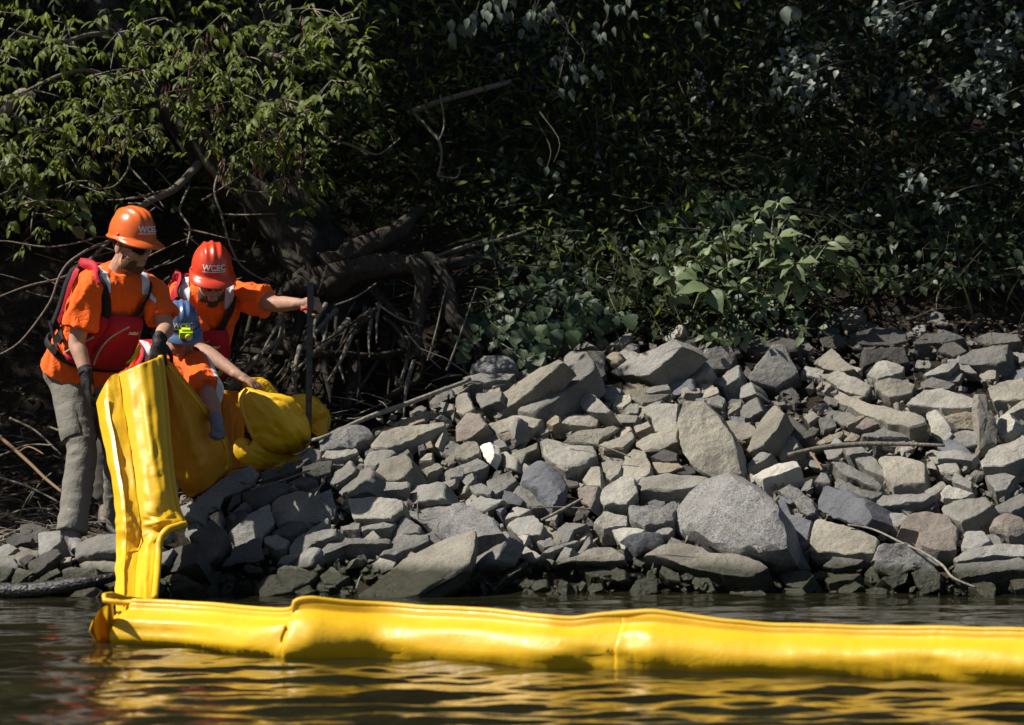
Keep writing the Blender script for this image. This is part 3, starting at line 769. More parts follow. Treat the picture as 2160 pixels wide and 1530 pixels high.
# the many smaller stones past the three hundred largest
RS2 = random.Random(77); k2 = 0; ac2 = {q: Acc() for q in 'gtd'}
for tries in range(9000):
    if k2 >= 190: break
    x, y = RS2.uniform(400, 2165), RS2.uniform(655, 1258)
    if not inside((x, y), AREA) or any(inside((x, y), q) for q in polys): continue
    r = RS2.uniform(7, 19); kk = RS2.choice((4, 5, 6)); ph = RS2.uniform(0, 6.28); an = RS2.uniform(-.8, .6); pl = []
    for i in range(kk):
        a = ph + 2 * math.pi * (i + RS2.uniform(-.3, .3)) / kk; u, v = math.cos(a) * r * 1.5, math.sin(a) * r * .7
        pl.append((x + u * math.cos(an) - v * math.sin(an), y + u * math.sin(an) + v * math.cos(an)))
    polys.append(pl); k2 += 1
    C, W, F, size = rock_from(pl, NORM[RS2.choice('uulfr')], r * .002 + .01, .05, k2 * 2.3 + 500, .08)
    ac2['d' if y < 760 and x > 1500 else RS2.choice('ggttd')].add([C + w for w in W], F)  # dark tone also stands for the shade at the top right
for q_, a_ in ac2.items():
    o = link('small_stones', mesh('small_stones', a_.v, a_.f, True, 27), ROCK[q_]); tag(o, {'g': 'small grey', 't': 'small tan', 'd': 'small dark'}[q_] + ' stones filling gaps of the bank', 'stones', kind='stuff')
o = link('rubble', mesh('rubble', acc.v, acc.f, False), ROCK['t']); tag(o, 'small stone chips and gravel between the larger stones', 'rubble', kind='stuff')
# ------------------------------------------------------------------ yellow containment booms
GB = 'yellow containment boom sections'
bx_ = [150, 190, 200, 215, 240, 300, 400, 550, 590, 620, 650, 800, 1000, 1130, 1200, 1290, 1350, 1430, 1500, 1600, 1800, 2000, 2160, 2400, 2700]
btop = [1335, 1312, 1292, 1272, 1266, 1269, 1274, 1288, 1282, 1266, 1261, 1277, 1287, 1303, 1305, 1292, 1290, 1298, 1309, 1318, 1324, 1326, 1329, 1334, 1340]
bwl = [1352, 1352, 1354, 1357, 1360, 1362, 1368, 1386, 1390, 1390, 1390, 1388, 1399, 1408, 1410, 1412, 1414, 1416, 1418, 1420, 1426, 1434, 1440, 1448, 1458]
PROF = [(.02, -.5), (.08, -.36), (.112, -.16), (.130, .0), (.142, .14), (.147, .28), (.143, .42), (.128, .54), (.104, .64), (.076, .71), (.05, .755), (.032, .785), (.022, .81), (.018, .84), (.018, .9),
        (.012, .96), (0, 1.0), (-.012, .96), (-.018, .88), (-.03, .8), (-.08, .68), (-.125, .45), (-.14, .15), (-.11, -.2), (-.04, -.45)]
def tri(x, w): return max(0.0, 1 - abs(x) / w)
def hsm(x, w): return math.exp(-(x / w) ** 2)
def boom_ring(px):
    wy, ty = np.interp(px, bx_, bwl), np.interp(px, bx_, btop)
    # smooth the polyline a little
    wy = np.mean([np.interp(px + o, bx_, bwl) for o in (-22, -11, 0, 11, 22)]); ty = np.mean([np.interp(px + o, bx_, btop) for o in (-16, -8, 0, 8, 16)])
    d = ray(px, wy); w = CAM + d * (-CAM.z / d.z); top = CAM + ray(px, ty) * ((w.y + .13) / ray(px, ty).y)
    return w, top.z
def boom_cols(xs):
    base = [boom_ring(x) for x in xs]; rows = []
    for i, x in enumerate(xs):
        w, H = base[i]; a, c = base[max(i - 1, 0)][0], base[min(i + 1, len(xs) - 1)][0]
        t = (c - a); t.z = 0; t.normalize(); nrm = Vector((t.y, -t.x, 0)); row = []
        for (cc, h) in PROF:
            hh = max(0, min(1, h))
            p1 = tri(x - (566 + 66 * hh), 62) * (1.15 if x < 566 + 66 * hh else .9); p2 = tri(x - (1232 + 75 * hh), 85); p3 = tri(x - (1338 - 32 * hh), 48) * 1.1 + .7 * tri(x - (1985 - 60 * hh), 60) * (1.05 - hh)
            endf = max(0, min(1, (x - 184) / 58)); endf = endf * endf * (3 - 2 * endf)
            k = (1 - (.42 * p1 + .30 * p2 + .26 * p3) * (.35 + .65 * hh)) * (.12 + .88 * endf)
            cv = cc * k
            if cc > .02:
                s_ = x / 470.0
                wr = .013 * noise.fractal(Vector((s_ * 1.6, hh * 5.5 - s_ * .5, 2)), 1, 2, 4) + .005 * noise.noise(Vector((x * .055 + hh * 1.5, hh * 1.2, 6))) * (1.1 - hh)
                wr += .006 * math.sin(hh * 26 + s_ * 3) * hsm(x - (566 + 62 * hh), 90) + .009 * math.sin(hh * 17 + x * .035) * (hsm(x - 1290, 130) + .6 * hsm(x - 2000, 160))
                wr += -.022 * hsm(hh - (.42 + .02 * math.sin(s_ * 4)), .05) * hsm(x - 370, 190)
                cv += wr * min(1, cc / .08) * endf
            hz = h * H
            if h > .7: hz += .006 * noise.noise(Vector((x * .012, 0, 7)))
            row.append(w - nrm * .13 + nrm * cv + Vector((0, 0, hz)))
        rows.append(row)
    return rows
boom = thing('containment_boom', 'long yellow boom section floating across the water in front of the stones', 'boom', P(1080, 1400, 25.2) * 1.0, GB)
boom.location.z = 0
cuts = [(186, 592), (592, 1295), (1295, 2680)]
for a, c in cuts:
    xs = list(np.arange(a, c, 9.0)) + [c]; acc = Acc(); acc.rings(boom_cols(xs))
    part('float_section', acc.v, acc.f, YELW, boom)
xs = np.arange(226, 2681, 12.0); pts = []
for x in xs:
    r = boom_cols([x - 4, x, x + 4])[1]; pts.append(r[16] + Vector((0, 0, -.002)))
p0 = pts[0]
loop = [P(300, 1268, p0.y + .30), P(262, 1262, p0.y + .25), P(232, 1254, p0.y + .14), P(219, 1259, p0.y + .02), P(226, 1270, p0.y - .03)]
acc = Acc(); acc.tube(loop + pts, [.014] * 3 + [.010], 10, n=(len(pts) + 24))
part('top_hem', acc.v, acc.f, YROPE, boom)
# folded end flap on the left
fl = [[(238, 1272), (212, 1285), (195, 1310)], [(240, 1300), (206, 1312), (188, 1330)], [(240, 1330), (208, 1336), (192, 1340)], [(242, 1364), (214, 1362), (208, 1360)]]
D0 = boom_ring(232)[0].y - .03
rows = [[P(x, y, D0 - .10 * math.sin(j * 1.2 + .3) + .02 * i) for j, (x, y) in enumerate(catmull([(a, b, 0) for a, b in r], 9)[:, :2])] for i, r in enumerate(catmull([[c for q in r for c in q] for r in fl], 12).reshape(12, 3, 2))]
acc = Acc(); acc.grid(rows); part('end_flap', acc.v, acc.f, YEL, boom)

def ctrl_grid(ctrl, nv, nu):       # control net of (px,py,D) -> smooth grid
    A = np.array(ctrl, float); k = A.shape[1]
    B = np.stack([catmull(A[:, j], nv) for j in range(k)], 1)
    return np.stack([catmull(B[i], nu) for i in range(nv)], 0)
# ---- section lifted out of the water by the workers
lift = thing('containment_boom', 'glossy yellow boom section pulled upright out of the water by the gloved worker', 'boom', Vector(P(300, 1270, 28.0)), GB)
rowsD = [(752, 29.36), (835, 29.25), (930, 29.12), (1030, 29.0), (1090, 28.9), (1120, 28.86), (1150, 28.82), (1210, 28.6), (1262, 28.3), (1300, 27.9)]
L_ = [(250, 790), (262, 868), (275, 945), (285, 1020), (293, 1080), (297, 1118), (292, 1158), (285, 1212), (283, 1266), (276, 1310)]
M_ = [(296, 768), (306, 850), (316, 930), (326, 1010), (336, 1082), (343, 1108), (318, 1150), (310, 1205), (305, 1268), (300, 1310)]
R_ = [(338, 752), (347, 835), (353, 920), (361, 1000), (373, 1072), (388, 1106), (347, 1134), (336, 1192), (328, 1264), (322, 1310)]
dd = [d for y, d in rowsD]
front = ctrl_grid([[(*L_[i], dd[i] - .07), (*[(L_[i][k] * .55 + M_[i][k] * .45) for k in (0, 1)], dd[i] - .115), (*M_[i], dd[i] - .13), (*[(M_[i][k] * .5 + R_[i][k] * .5) for k in (0, 1)], dd[i] - .10), (*R_[i], dd[i] - .04)] for i in range(10)], 90, 22)
back = ctrl_grid([[(*R_[i], dd[i] + .03), (*M_[i], dd[i] + .16), (*L_[i], dd[i] - .04)] for i in range(10)], 90, 12)
rings = []
for i in range(90):
    r = []
    v = i / 89
    for j in range(22):
        x, y, d = front[i, j]; u = j / 21
        amp = math.sin(math.pi * u)
        d += .018 * amp * noise.noise(Vector((u * 2.2, v * 16 + u * 2.5, 4))) + .019 * amp * (1 - 2 * abs(noise.noise(Vector((u * 1.5 + 3, v * 30 + 4 * (u - .5) ** 2, 2))))) * hsm(v - .47, .20) + .006 * amp * math.sin(v * 95 - 9 * (u - .45) ** 2) * hsm(v - .52, .10) + .03 * amp * hsm(v - .585 - .06 * (u - .5), .018) - .012 * noise.noise(Vector((u * 7, v * 5, 9))) * amp
        d += .012 * hsm(u - .86, .03) * (1 if v < .5 else .3)
        r.append(P(x, y, d))
    for j in range(1, 11):
        x, y, d = back[i, j]; r.append(P(x, y, d))
    rings.append(r)
acc = Acc(); acc.rings(rings); part('float_section', acc.v, acc.f, YEL, lift)
acc = Acc(); acc.tube([P(x + 1, y, d) for (x, y), d in zip(R_[:6], dd)], [.016, .018], 10, n=70)
part('edge_hem', acc.v, acc.f, YROPE, lift)
acc = Acc(); acc.tube([P(389, 1107, 28.84), P(372, 1112, 28.74), P(351, 1120, 28.68), P(337, 1142, 28.66), P(334, 1175, 28.6), P(331, 1215, 28.42), P(326, 1262, 28.15)], [.021, .018], 10, n=60)
part('edge_hem', acc.v, acc.f, YROPE, lift)
S_ = [(203, 850), (211, 900), (224, 960), (238, 1030), (243, 1090), (244, 1122), (245, 1160), (243, 1212), (244, 1266), (244, 1310)]
sk = ctrl_grid([[(*S_[i], dd[i] - .04), (*[(S_[i][k] * .62 + L_[i][k] * .38) for k in (0, 1)], dd[i] - .10), (*[(S_[i][k] * .3 + L_[i][k] * .7) for k in (0, 1)], dd[i] - .085), (*L_[i], dd[i] - .075)] for i in range(10)], 80, 16)
rows = []
for i in range(80):
    r = []
    for j in range(16):
        x, y, d = sk[i, j]; u, v = j / 15, i / 79
        y += -18 * (u > .05) * (1 - v) ** 6 * math.sin(u * math.pi) if i < 20 else 0
        d += .011 * noise.fractal(Vector((u * 2.5, v * 17, 1)), 1, 2, 3); x += 2.6 * noise.noise(Vector((u * 2, v * 22, 8))) * (1 - u)
        r.append(P(x, y, d))
    rows.append(r)
acc = Acc(); acc.grid(rows); b2 = [[p + Vector((.01, .035, 0)) for p in r] for r in rows]; acc.grid(b2)
part('skirt', acc.v, acc.f, YEL, lift)
tp = [[rows[i][4] + Vector((0, -.012, 0)) + (rows[i][6] - rows[i][4]) * k + Vector((0, -.008, 0)) for k in (0, .5, 1.0)] for i in range(4, 76)]
acc = Acc(); acc.grid([r for r in tp[:30]]); part('pale_tape', acc.v, acc.f, SEAM, lift)
acc = Acc(); acc.tube([r[2] + Vector((0, -.006, 0)) for r in tp[24:]], [.006, .005], 6); part('seam', acc.v, acc.f, YROPE, lift)
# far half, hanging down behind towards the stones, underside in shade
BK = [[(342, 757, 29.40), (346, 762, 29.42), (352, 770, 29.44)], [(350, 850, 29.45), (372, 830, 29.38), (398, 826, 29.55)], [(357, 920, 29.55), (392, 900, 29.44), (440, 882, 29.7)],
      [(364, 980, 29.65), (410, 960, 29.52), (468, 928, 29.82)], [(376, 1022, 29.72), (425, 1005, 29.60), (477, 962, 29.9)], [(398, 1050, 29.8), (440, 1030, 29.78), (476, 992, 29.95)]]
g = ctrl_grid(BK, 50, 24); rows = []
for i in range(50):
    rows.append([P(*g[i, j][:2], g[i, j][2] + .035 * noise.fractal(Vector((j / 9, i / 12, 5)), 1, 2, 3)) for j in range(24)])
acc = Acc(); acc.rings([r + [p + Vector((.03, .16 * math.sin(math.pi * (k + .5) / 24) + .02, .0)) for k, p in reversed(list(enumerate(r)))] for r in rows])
part('hanging_half', acc.v, acc.f, YEL_SHADE, lift)
acc = Acc(); acc.tube([r[-1] for r in rows], [.012], 8); part('edge_hem', acc.v, acc.f, YROPE, lift)
# ---- bunched heap behind
heap = thing('containment_boom', 'crumpled heap of yellow boom bunched up on the bank beside the black post', 'boom', Vector(P(570, 990, 30.5)), GB)
def bag(path, radii, flat=.8, seed=0, n=64, seg=56, wr=.085, name='boom_fold', mat=YEL):
    C = catmull([tuple(P(*p)) for p in path], n); rr = catmull([(r, 0, 0) for r in radii], n)[:, 0] / 400
    rings = []
    for i in range(n):
        c = Vector(C[i]); t = Vector(C[min(i + 1, n - 1)] - C[max(i - 1, 0)]).normalized()
        s_ = t.cross(Vector((0, 1, 0))).normalized(); f = s_.cross(t); ring = []
        for k in range(seg):
            a = 2 * math.pi * k / seg; q = s_ * math.cos(a) + f * math.sin(a) * flat
            w = 1 + .12 * noise.noise(Vector((math.cos(a) * 1.6 + seed, math.sin(a) * 1.6, i / n * 3))) + wr * 2.2 * abs(noise.noise(Vector((math.cos(a) * 3.5 + seed, math.sin(a) * 3.5, i / n * 2.2)))) + wr * .9 * (1 - 2.2 * abs(noise.noise(Vector((a * 2.2 + i * .03, i / n * 1.6, seed * 3.0))))) - wr * 1.6 * hsm(noise.noise(Vector((math.cos(a) * 1.1 + i / n * 2, math.sin(a) * 1.1, seed + 5.5))), .05)
            for fq, am in ((1.3, .13), (2.6, .07)):
                nn_ = noise.noise(Vector((math.cos(a) * fq + seed * 2, math.sin(a) * fq + i / n * fq * .8, i / n * fq * 1.7 + seed))); w -= am * max(0, 1 - abs(nn_) * 7) ** 1.5
            e_ = abs(i / (n - 1) * 2 - 1) ** 2.2; w += e_ * .16 * math.sin(a * 8 + seed + .8 * math.sin(a * 3)) + .05 * math.sin(a * 2 - i * .22 + seed) * (1 - e_)
            ring.append(c + q * rr[i] * w)
        rings.append(ring)
    acc = Acc(); acc.rings(rings); part(name, acc.v, acc.f, mat, heap)
bag([(478, 825, 30.62), (478, 880, 30.6), (484, 950, 30.55), (492, 1005, 30.45)], [22, 34, 30, 16], .5, 1, mat=YEL_SHADE)
bag([(512, 826, 30.35), (535, 852, 30.3), (575, 888, 30.28), (612, 922, 30.35), (640, 955, 30.5)], [10, 34, 56, 46, 8], .62, 2)
bag([(530, 935, 30.3), (520, 945, 30.28), (545, 955, 30.3), (590, 968, 30.4), (620, 982, 30.5)], [8, 30, 34, 24, 8], .6, 3)
bag([(515, 822, 30.55), (545, 820, 30.6), (580, 850, 30.6)], [12, 22, 18], .7, 4)
bag([(600, 848, 30.75), (640, 862, 30.8), (668, 888, 30.85), (678, 920, 30.8)], [8, 32, 30, 8], .55, 5)
bag([(560, 985, 30.35), (600, 985, 30.4), (650, 950, 30.55)], [12, 22, 20], .6, 6)
acc = Acc(); acc.tube([P(520, 822, 30.25), P(508, 845, 30.2), P(516, 880, 30.18), P(535, 925, 30.2)], [.01], 8, n=20); part('hem', acc.v, acc.f, YROPE, heap)

# ------------------------------------------------------------------ post, driftwood, sticks
BLK = simple('black_steel', (.011, .011, .012), .45, .3, 30, .3, 80)
post = thing('post', 'upright black steel post gripped by the worker in the red helmet', 'post', Vector(P(650, 935, 30.42)))
acc = Acc(); a_, c_ = P(655, 596, 30.42), P(650, 940, 30.42); ax_ = (a_ - c_) / 2
acc.box((a_ + c_) / 2, (Vector((.017, 0, 0)), Vector((0, .004, 0)), ax_)); part('flange', acc.v, acc.f, BLK, post, False)
acc = Acc(); acc.box((a_ + c_) / 2 + Vector((0, .02, 0)), (Vector((.004, 0, 0)), Vector((0, .0155, 0)), ax_)); part('web', acc.v, acc.f, BLK, post, False)
for i in range(9):
    q = a_ + (c_ - a_) * (.2 + .085 * i); acc = Acc(); acc.box(q + Vector((0, -.0085, 0)), (Vector((.007, 0, 0)), Vector((0, .0042, 0)), Vector((0, 0, .006)))); part('stud', acc.v, acc.f, BLK, post, False)
RED = simple('red_paint', (.45, .02, .02), .5)
acc = Acc(); acc.tube([P(636, 654, 30.38), P(644, 650, 30.36), P(652, 655, 30.36)], [.008, .011, .008], 8); part('red_tag', acc.v, acc.f, RED, post)

acc = Acc(); acc.tube([P(-120, 1252, 28.9), P(0, 1249, 28.85), P(90, 1243, 28.8), P(170, 1232, 28.75), P(250, 1214, 28.8)], [.05, .045, .04, .034, .02], 12, n=40, wob=.02)
whole('log', acc.v, acc.f, WETWOOD, 'wet black log lying half in the water at the left shore', 'log')
def stick(pts, r, label, mat=DEADWOOD, name='branch', forks=(), cat='branch', group=None, wob=.012, seg=6):
    """pts: (px,py,D); forks: lists of the same"""
    A = [P(*p) for p in pts]; acc = Acc(); acc.tube(A, r, seg, n=max(6, len(A) * 5), wob=wob, seed=len(label))
    if not forks: return whole(name, acc.v, acc.f, mat, label, cat, group)
    t = thing(name, label, cat, A[0], group); part('stem', acc.v, acc.f, mat, t)
    for f in forks:
        ac = Acc(); ac.tube([P(*p) for p in f], [r[0] * .55, r[-1] * .5], 5, n=max(5, len(f) * 4), wob=wob, seed=f[0][0]); part('side_twig', ac.v, ac.f, mat, t)
    return t
def on(px, py, up=.03): p = hit(px, py, up); return (px, py, p.y)
stick([on(612, 934), on(655, 930, .05), on(705, 915, .06), on(800, 872, .06), on(905, 836, .05), on(990, 800, .04)], [.008, .012, .016, .012], 'long bleached stick lying along the crest from the black post up to the ivy', forks=[[on(655, 930, .05), on(640, 952), on(618, 962)]])
stick([on(530, 1034, .09), on(580, 1020, .1), on(640, 996, .1), on(655, 992, .1)], [.006, .005], 'thin dark twig lying on the shaded stones left of the layered stone', TWIG)
stick([on(1140, 1096, .06), on(1185, 1076, .07), on(1230, 1052, .06)], [.007, .009, .006], 'short pale split stick under the reddish three-cornered stone')
stick([on(1120, 1073, .05), on(1180, 1072, .05), on(1250, 1075, .05)], [.005, .004], 'thin straight brown stem lying level below the blue-grey boulder', TWIG)
stick([on(1788, 1108, .12), on(1835, 1117, .12), on(1895, 1141, .12), on(1945, 1162, .12), on(1985, 1190, .12), on(2010, 1218, .12), on(2060, 1240, .1)], [.005, .006, .007, .006], 'white stringy root trailing down over the stones to the water at right', DEADWOOD, 'root', cat='root')
lth = [on(1660, 958, .10), on(1760, 942, .10), on(1880, 936, .10), on(1990, 942, .10)]
stick(lth, [.012, .017, .013, .008], 'dark weathered lath lying level across the right half of the stones', TWIG, 'lath', cat='stick')
stick([on(1704, 948, .09), on(1718, 968, .09), on(1733, 994, .08)], [.008, .007], 'short reddish brown stick poking out under the dark lath', simple('brown_stick', (.20, .12, .07), .8), cat='stick')
stick([on(1458, 908, .13), on(1510, 918, .13), on(1570, 935, .12)], [.0035, .003], 'thin wiry dark stem across the tall upright slab', TWIG)
stick([on(1190, 932, .1), on(1240, 935, .1), on(1290, 948, .1), on(1330, 965, .08)], [.003, .004], 'thin curved stem in the gap right of the chipped pale block', TWIG)
stick([on(880, 1094, .12), on(878, 1072, .16), on(880, 1044, .2)], [.003, .0025], 'single dry stem standing up between the middle stones', TWIG)
stick([on(665, 1046, .1), on(677, 1025, .12), on(688, 1005, .12)], [.004, .003], 'pale dry stem leaning on the layered stone', DEADWOOD)
stick([on(752, 1240, .1), on(760, 1215, .1)], [.004, .003], 'short dry stem at the foot of the huge slanting slab', DEADWOOD)
stick([(-20, 905, 30.9), (40, 955, 30.7), (90, 1005, 30.5), (130, 1042, 30.3)], [.012, .010, .008], 'brown fallen branch slanting down at the left edge behind the standing worker', simple('brown_branch', (.17, .10, .05), .8), forks=[[(40, 955, 30.7), (60, 945, 30.7), (90, 960, 30.6)]])
stick([on(60, 1225, .06), on(130, 1190, .06), on(185, 1170, .07)], [.01, .008], 'thin pale driftwood piece under the squarish grey block', DEADWOOD, 'driftwood', cat='driftwood')
for i, (x0, y0, x1, y1) in enumerate([(20, 880, 130, 960), (0, 1010, 120, 1060), (60, 1060, 110, 1000), (100, 900, 205, 960), (30, 1120, 70, 1040), (0, 1090, 110, 1075), (195, 1000, 245, 1030), (0, 960, 110, 940)]):
    stick([(x0, y0, 30.9), ((x0 + x1) / 2, (y0 + y1) / 2 - 8, 30.8), (x1, y1, 30.7)], [.007, .005], ['grey twig slanting down behind the worker, upper one', 'grey twig low at the left edge', 'forked looking twig standing at the left edge', 'grey twig just behind the worker\'s thigh', 'short twig standing by the squarish grey block', 'long twig lying level near the left edge', 'short twig between the worker\'s legs', 'level twig at the left edge above the brown branch'][i], TWIG)
# ------------------------------------------------------------------ people
SKIN = simple('skin', (.42, .235, .16), .62, .16, 30, .25, 160, .003, spec=.35); SKIN2 = simple('skin_tan', (.37, .21, .145), .62, .16, 30, .25, 160, .003, spec=.35)
def cloth(name, col, rough=.85, w=.35, sheen=.1):
    m, n, l, b = new_mat(name); v = tcoord(n)
    t = ntex(n, l, v, 6, 3); t2 = ntex(n, l, v, 24, 4, .55, .6); t3 = ntex(n, l, v, 400, 2)
    l.new(ramp(n, l, t.outputs[0], [(.3, tuple(c * .88 for c in col)), (.7, col)]).outputs[0], b.inputs['Base Color'])
    setp(b, Roughness=rough); b.inputs['Specular IOR Level'].default_value = .2; b.inputs['Sheen Weight'].default_value = sheen; b.inputs['Sheen Roughness'].default_value = .6; b.inputs['Sheen Tint'].default_value = c4(tuple(min(1, .2 + c) for c in col))
    h = math_n(n, l, 'ADD', t2.outputs[0], math_n(n, l, 'MULTIPLY', t3.outputs[0], .06)); bump(n, l, b, h, w, .02); return m
ORANGE = cloth('orange_shirt', (1.0, .135, .008), .85, .7, .45); SILVER = simple('silver_tape', (.68, .70, .73), .4, .1, 30)
VRED = cloth('vest_red', (.42, .012, .026), .6, .25); VBLK = cloth('black_webbing', (.016, .016, .018), .7, .2); VGREY = simple('grey_zip', (.35, .35, .37), .5)
KHAKI = cloth('grey_trousers', (.185, .175, .15), .85, .5); DTROU = cloth('dark_trousers', (.05, .045, .038))
BOOT = simple('boot_leather', (.10, .075, .055), .6, .3, 20, .3); SOLE = simple('boot_sole', (.03, .03, .03), .7); SHOE = simple('grey_shoe', (.16, .15, .14), .7, .3, 20)
GLOVE = cloth('black_glove', (.022, .022, .024), .6); GPALM = cloth('tan_glove_palm', (.30, .22, .13), .7); GBLUE = cloth('grey_blue_glove', (.16, .18, .22), .8)
HORANGE = simple('orange_helmet', (.72, .13, .022), .26, .14, 22, .12, 60, .002, spec=.5); HRED = simple('red_helmet', (.66, .055, .018), .3, .14, 22, .12, 60, .002, spec=.6); HBLUE = simple('blue_helmet', (.075, .14, .29), .28, .18, 22, .12, 60, .002, spec=.6)
WHITE = simple('white_print', (.80, .80, .80), .5, .03); LENS = simple('dark_lens', (.012, .011, .010), .06, .1); FRAME = simple('black_frame', (.012, .012, .012), .3)
YLENS = simple('amber_lens', (.45, .25, .02), .1, .1); HIVIS = simple('lime_plastic', (.55, .72, .02), .35, .1); GLASS = simple('lamp_lens', (.6, .6, .6), .1)
BEARD = cloth('beard_hair', (.115, .058, .028), .8, .6); STUB = cloth('dark_beard', (.06, .038, .025), .8, .6); HAIR = cloth('dark_hair', (.05, .035, .025), .8, .6)

def wrinkle(m, amp, sc, seed, stretch=(1, 1, .5)):
    V, N = mesh_np(m); W = V.copy(); st = Vector(stretch)
    for i in range(len(V)):
        p = Vector(V[i]); q = Vector((p.x * st.x, p.y * st.y, p.z * st.z)) * sc + Vector((seed, 0, 0))
        a = 1 - abs(noise.noise(q + noise.noise_vector(q * .7) * .8)) * 2
        W[i] = V[i] + N[i] * amp * (a - .5 + .5 * noise.noise(q * 2.3))
    m.vertices.foreach_set('co', W.ravel()); m.update()

def hand(acc, W, d, nrm, side, curl=25, sc=1.0, thumb=.6, r=.0092):
    d = d.normalized(); nrm = (nrm - d * nrm.dot(d)).normalized(); s = d.cross(nrm) * side
    acc.ellipsoid(W + d * .045 * sc, (d * .056 * sc, s * .041 * sc, nrm * .018 * sc), 12, 8)
    acc.tube([W - d * .03, W + d * .03 * sc], [.026 * sc, .027 * sc], 10, n=4, round_ends=True)
    for i in range(4):
        b = W + (d * (.083 - .004 * abs(i - 1)) + s * (.031 - .0205 * i)) * sc
        ln = (.072, .082, .076, .06)[i] * sc; fd = (d + s * (.14 - .10 * i)).normalized(); pts = [b - fd * .025 * sc, b]; ang = 0
        ax = fd.cross(nrm).normalized()
        for k, f in enumerate((.45, .31, .24)):
            ang -= math.radians(curl * (.75, 1.05, .8)[k] * (1 + .08 * (i - 1)))
            pts.append(pts[-1] + Quaternion(ax, ang) @ fd * ln * f)
        acc.tube(pts, [r * 1.15 * sc, r * 1.05 * sc, r * sc, r * .92 * sc, r * .75 * sc], 9, n=12, round_ends=True)
    t0 = W + (d * .022 + s * .03) * sc; t1 = t0 + (d * .035 + s * .028 - nrm * .012 * (1 + thumb)) * sc; t2 = t1 + (d * .030 + s * .006 - nrm * .02 * thumb) * sc
    acc.tube([t0 - s * .01, t0, t1, t2], [.014 * sc, .0135 * sc, .0115 * sc, .009 * sc], 9, n=9, round_ends=True)

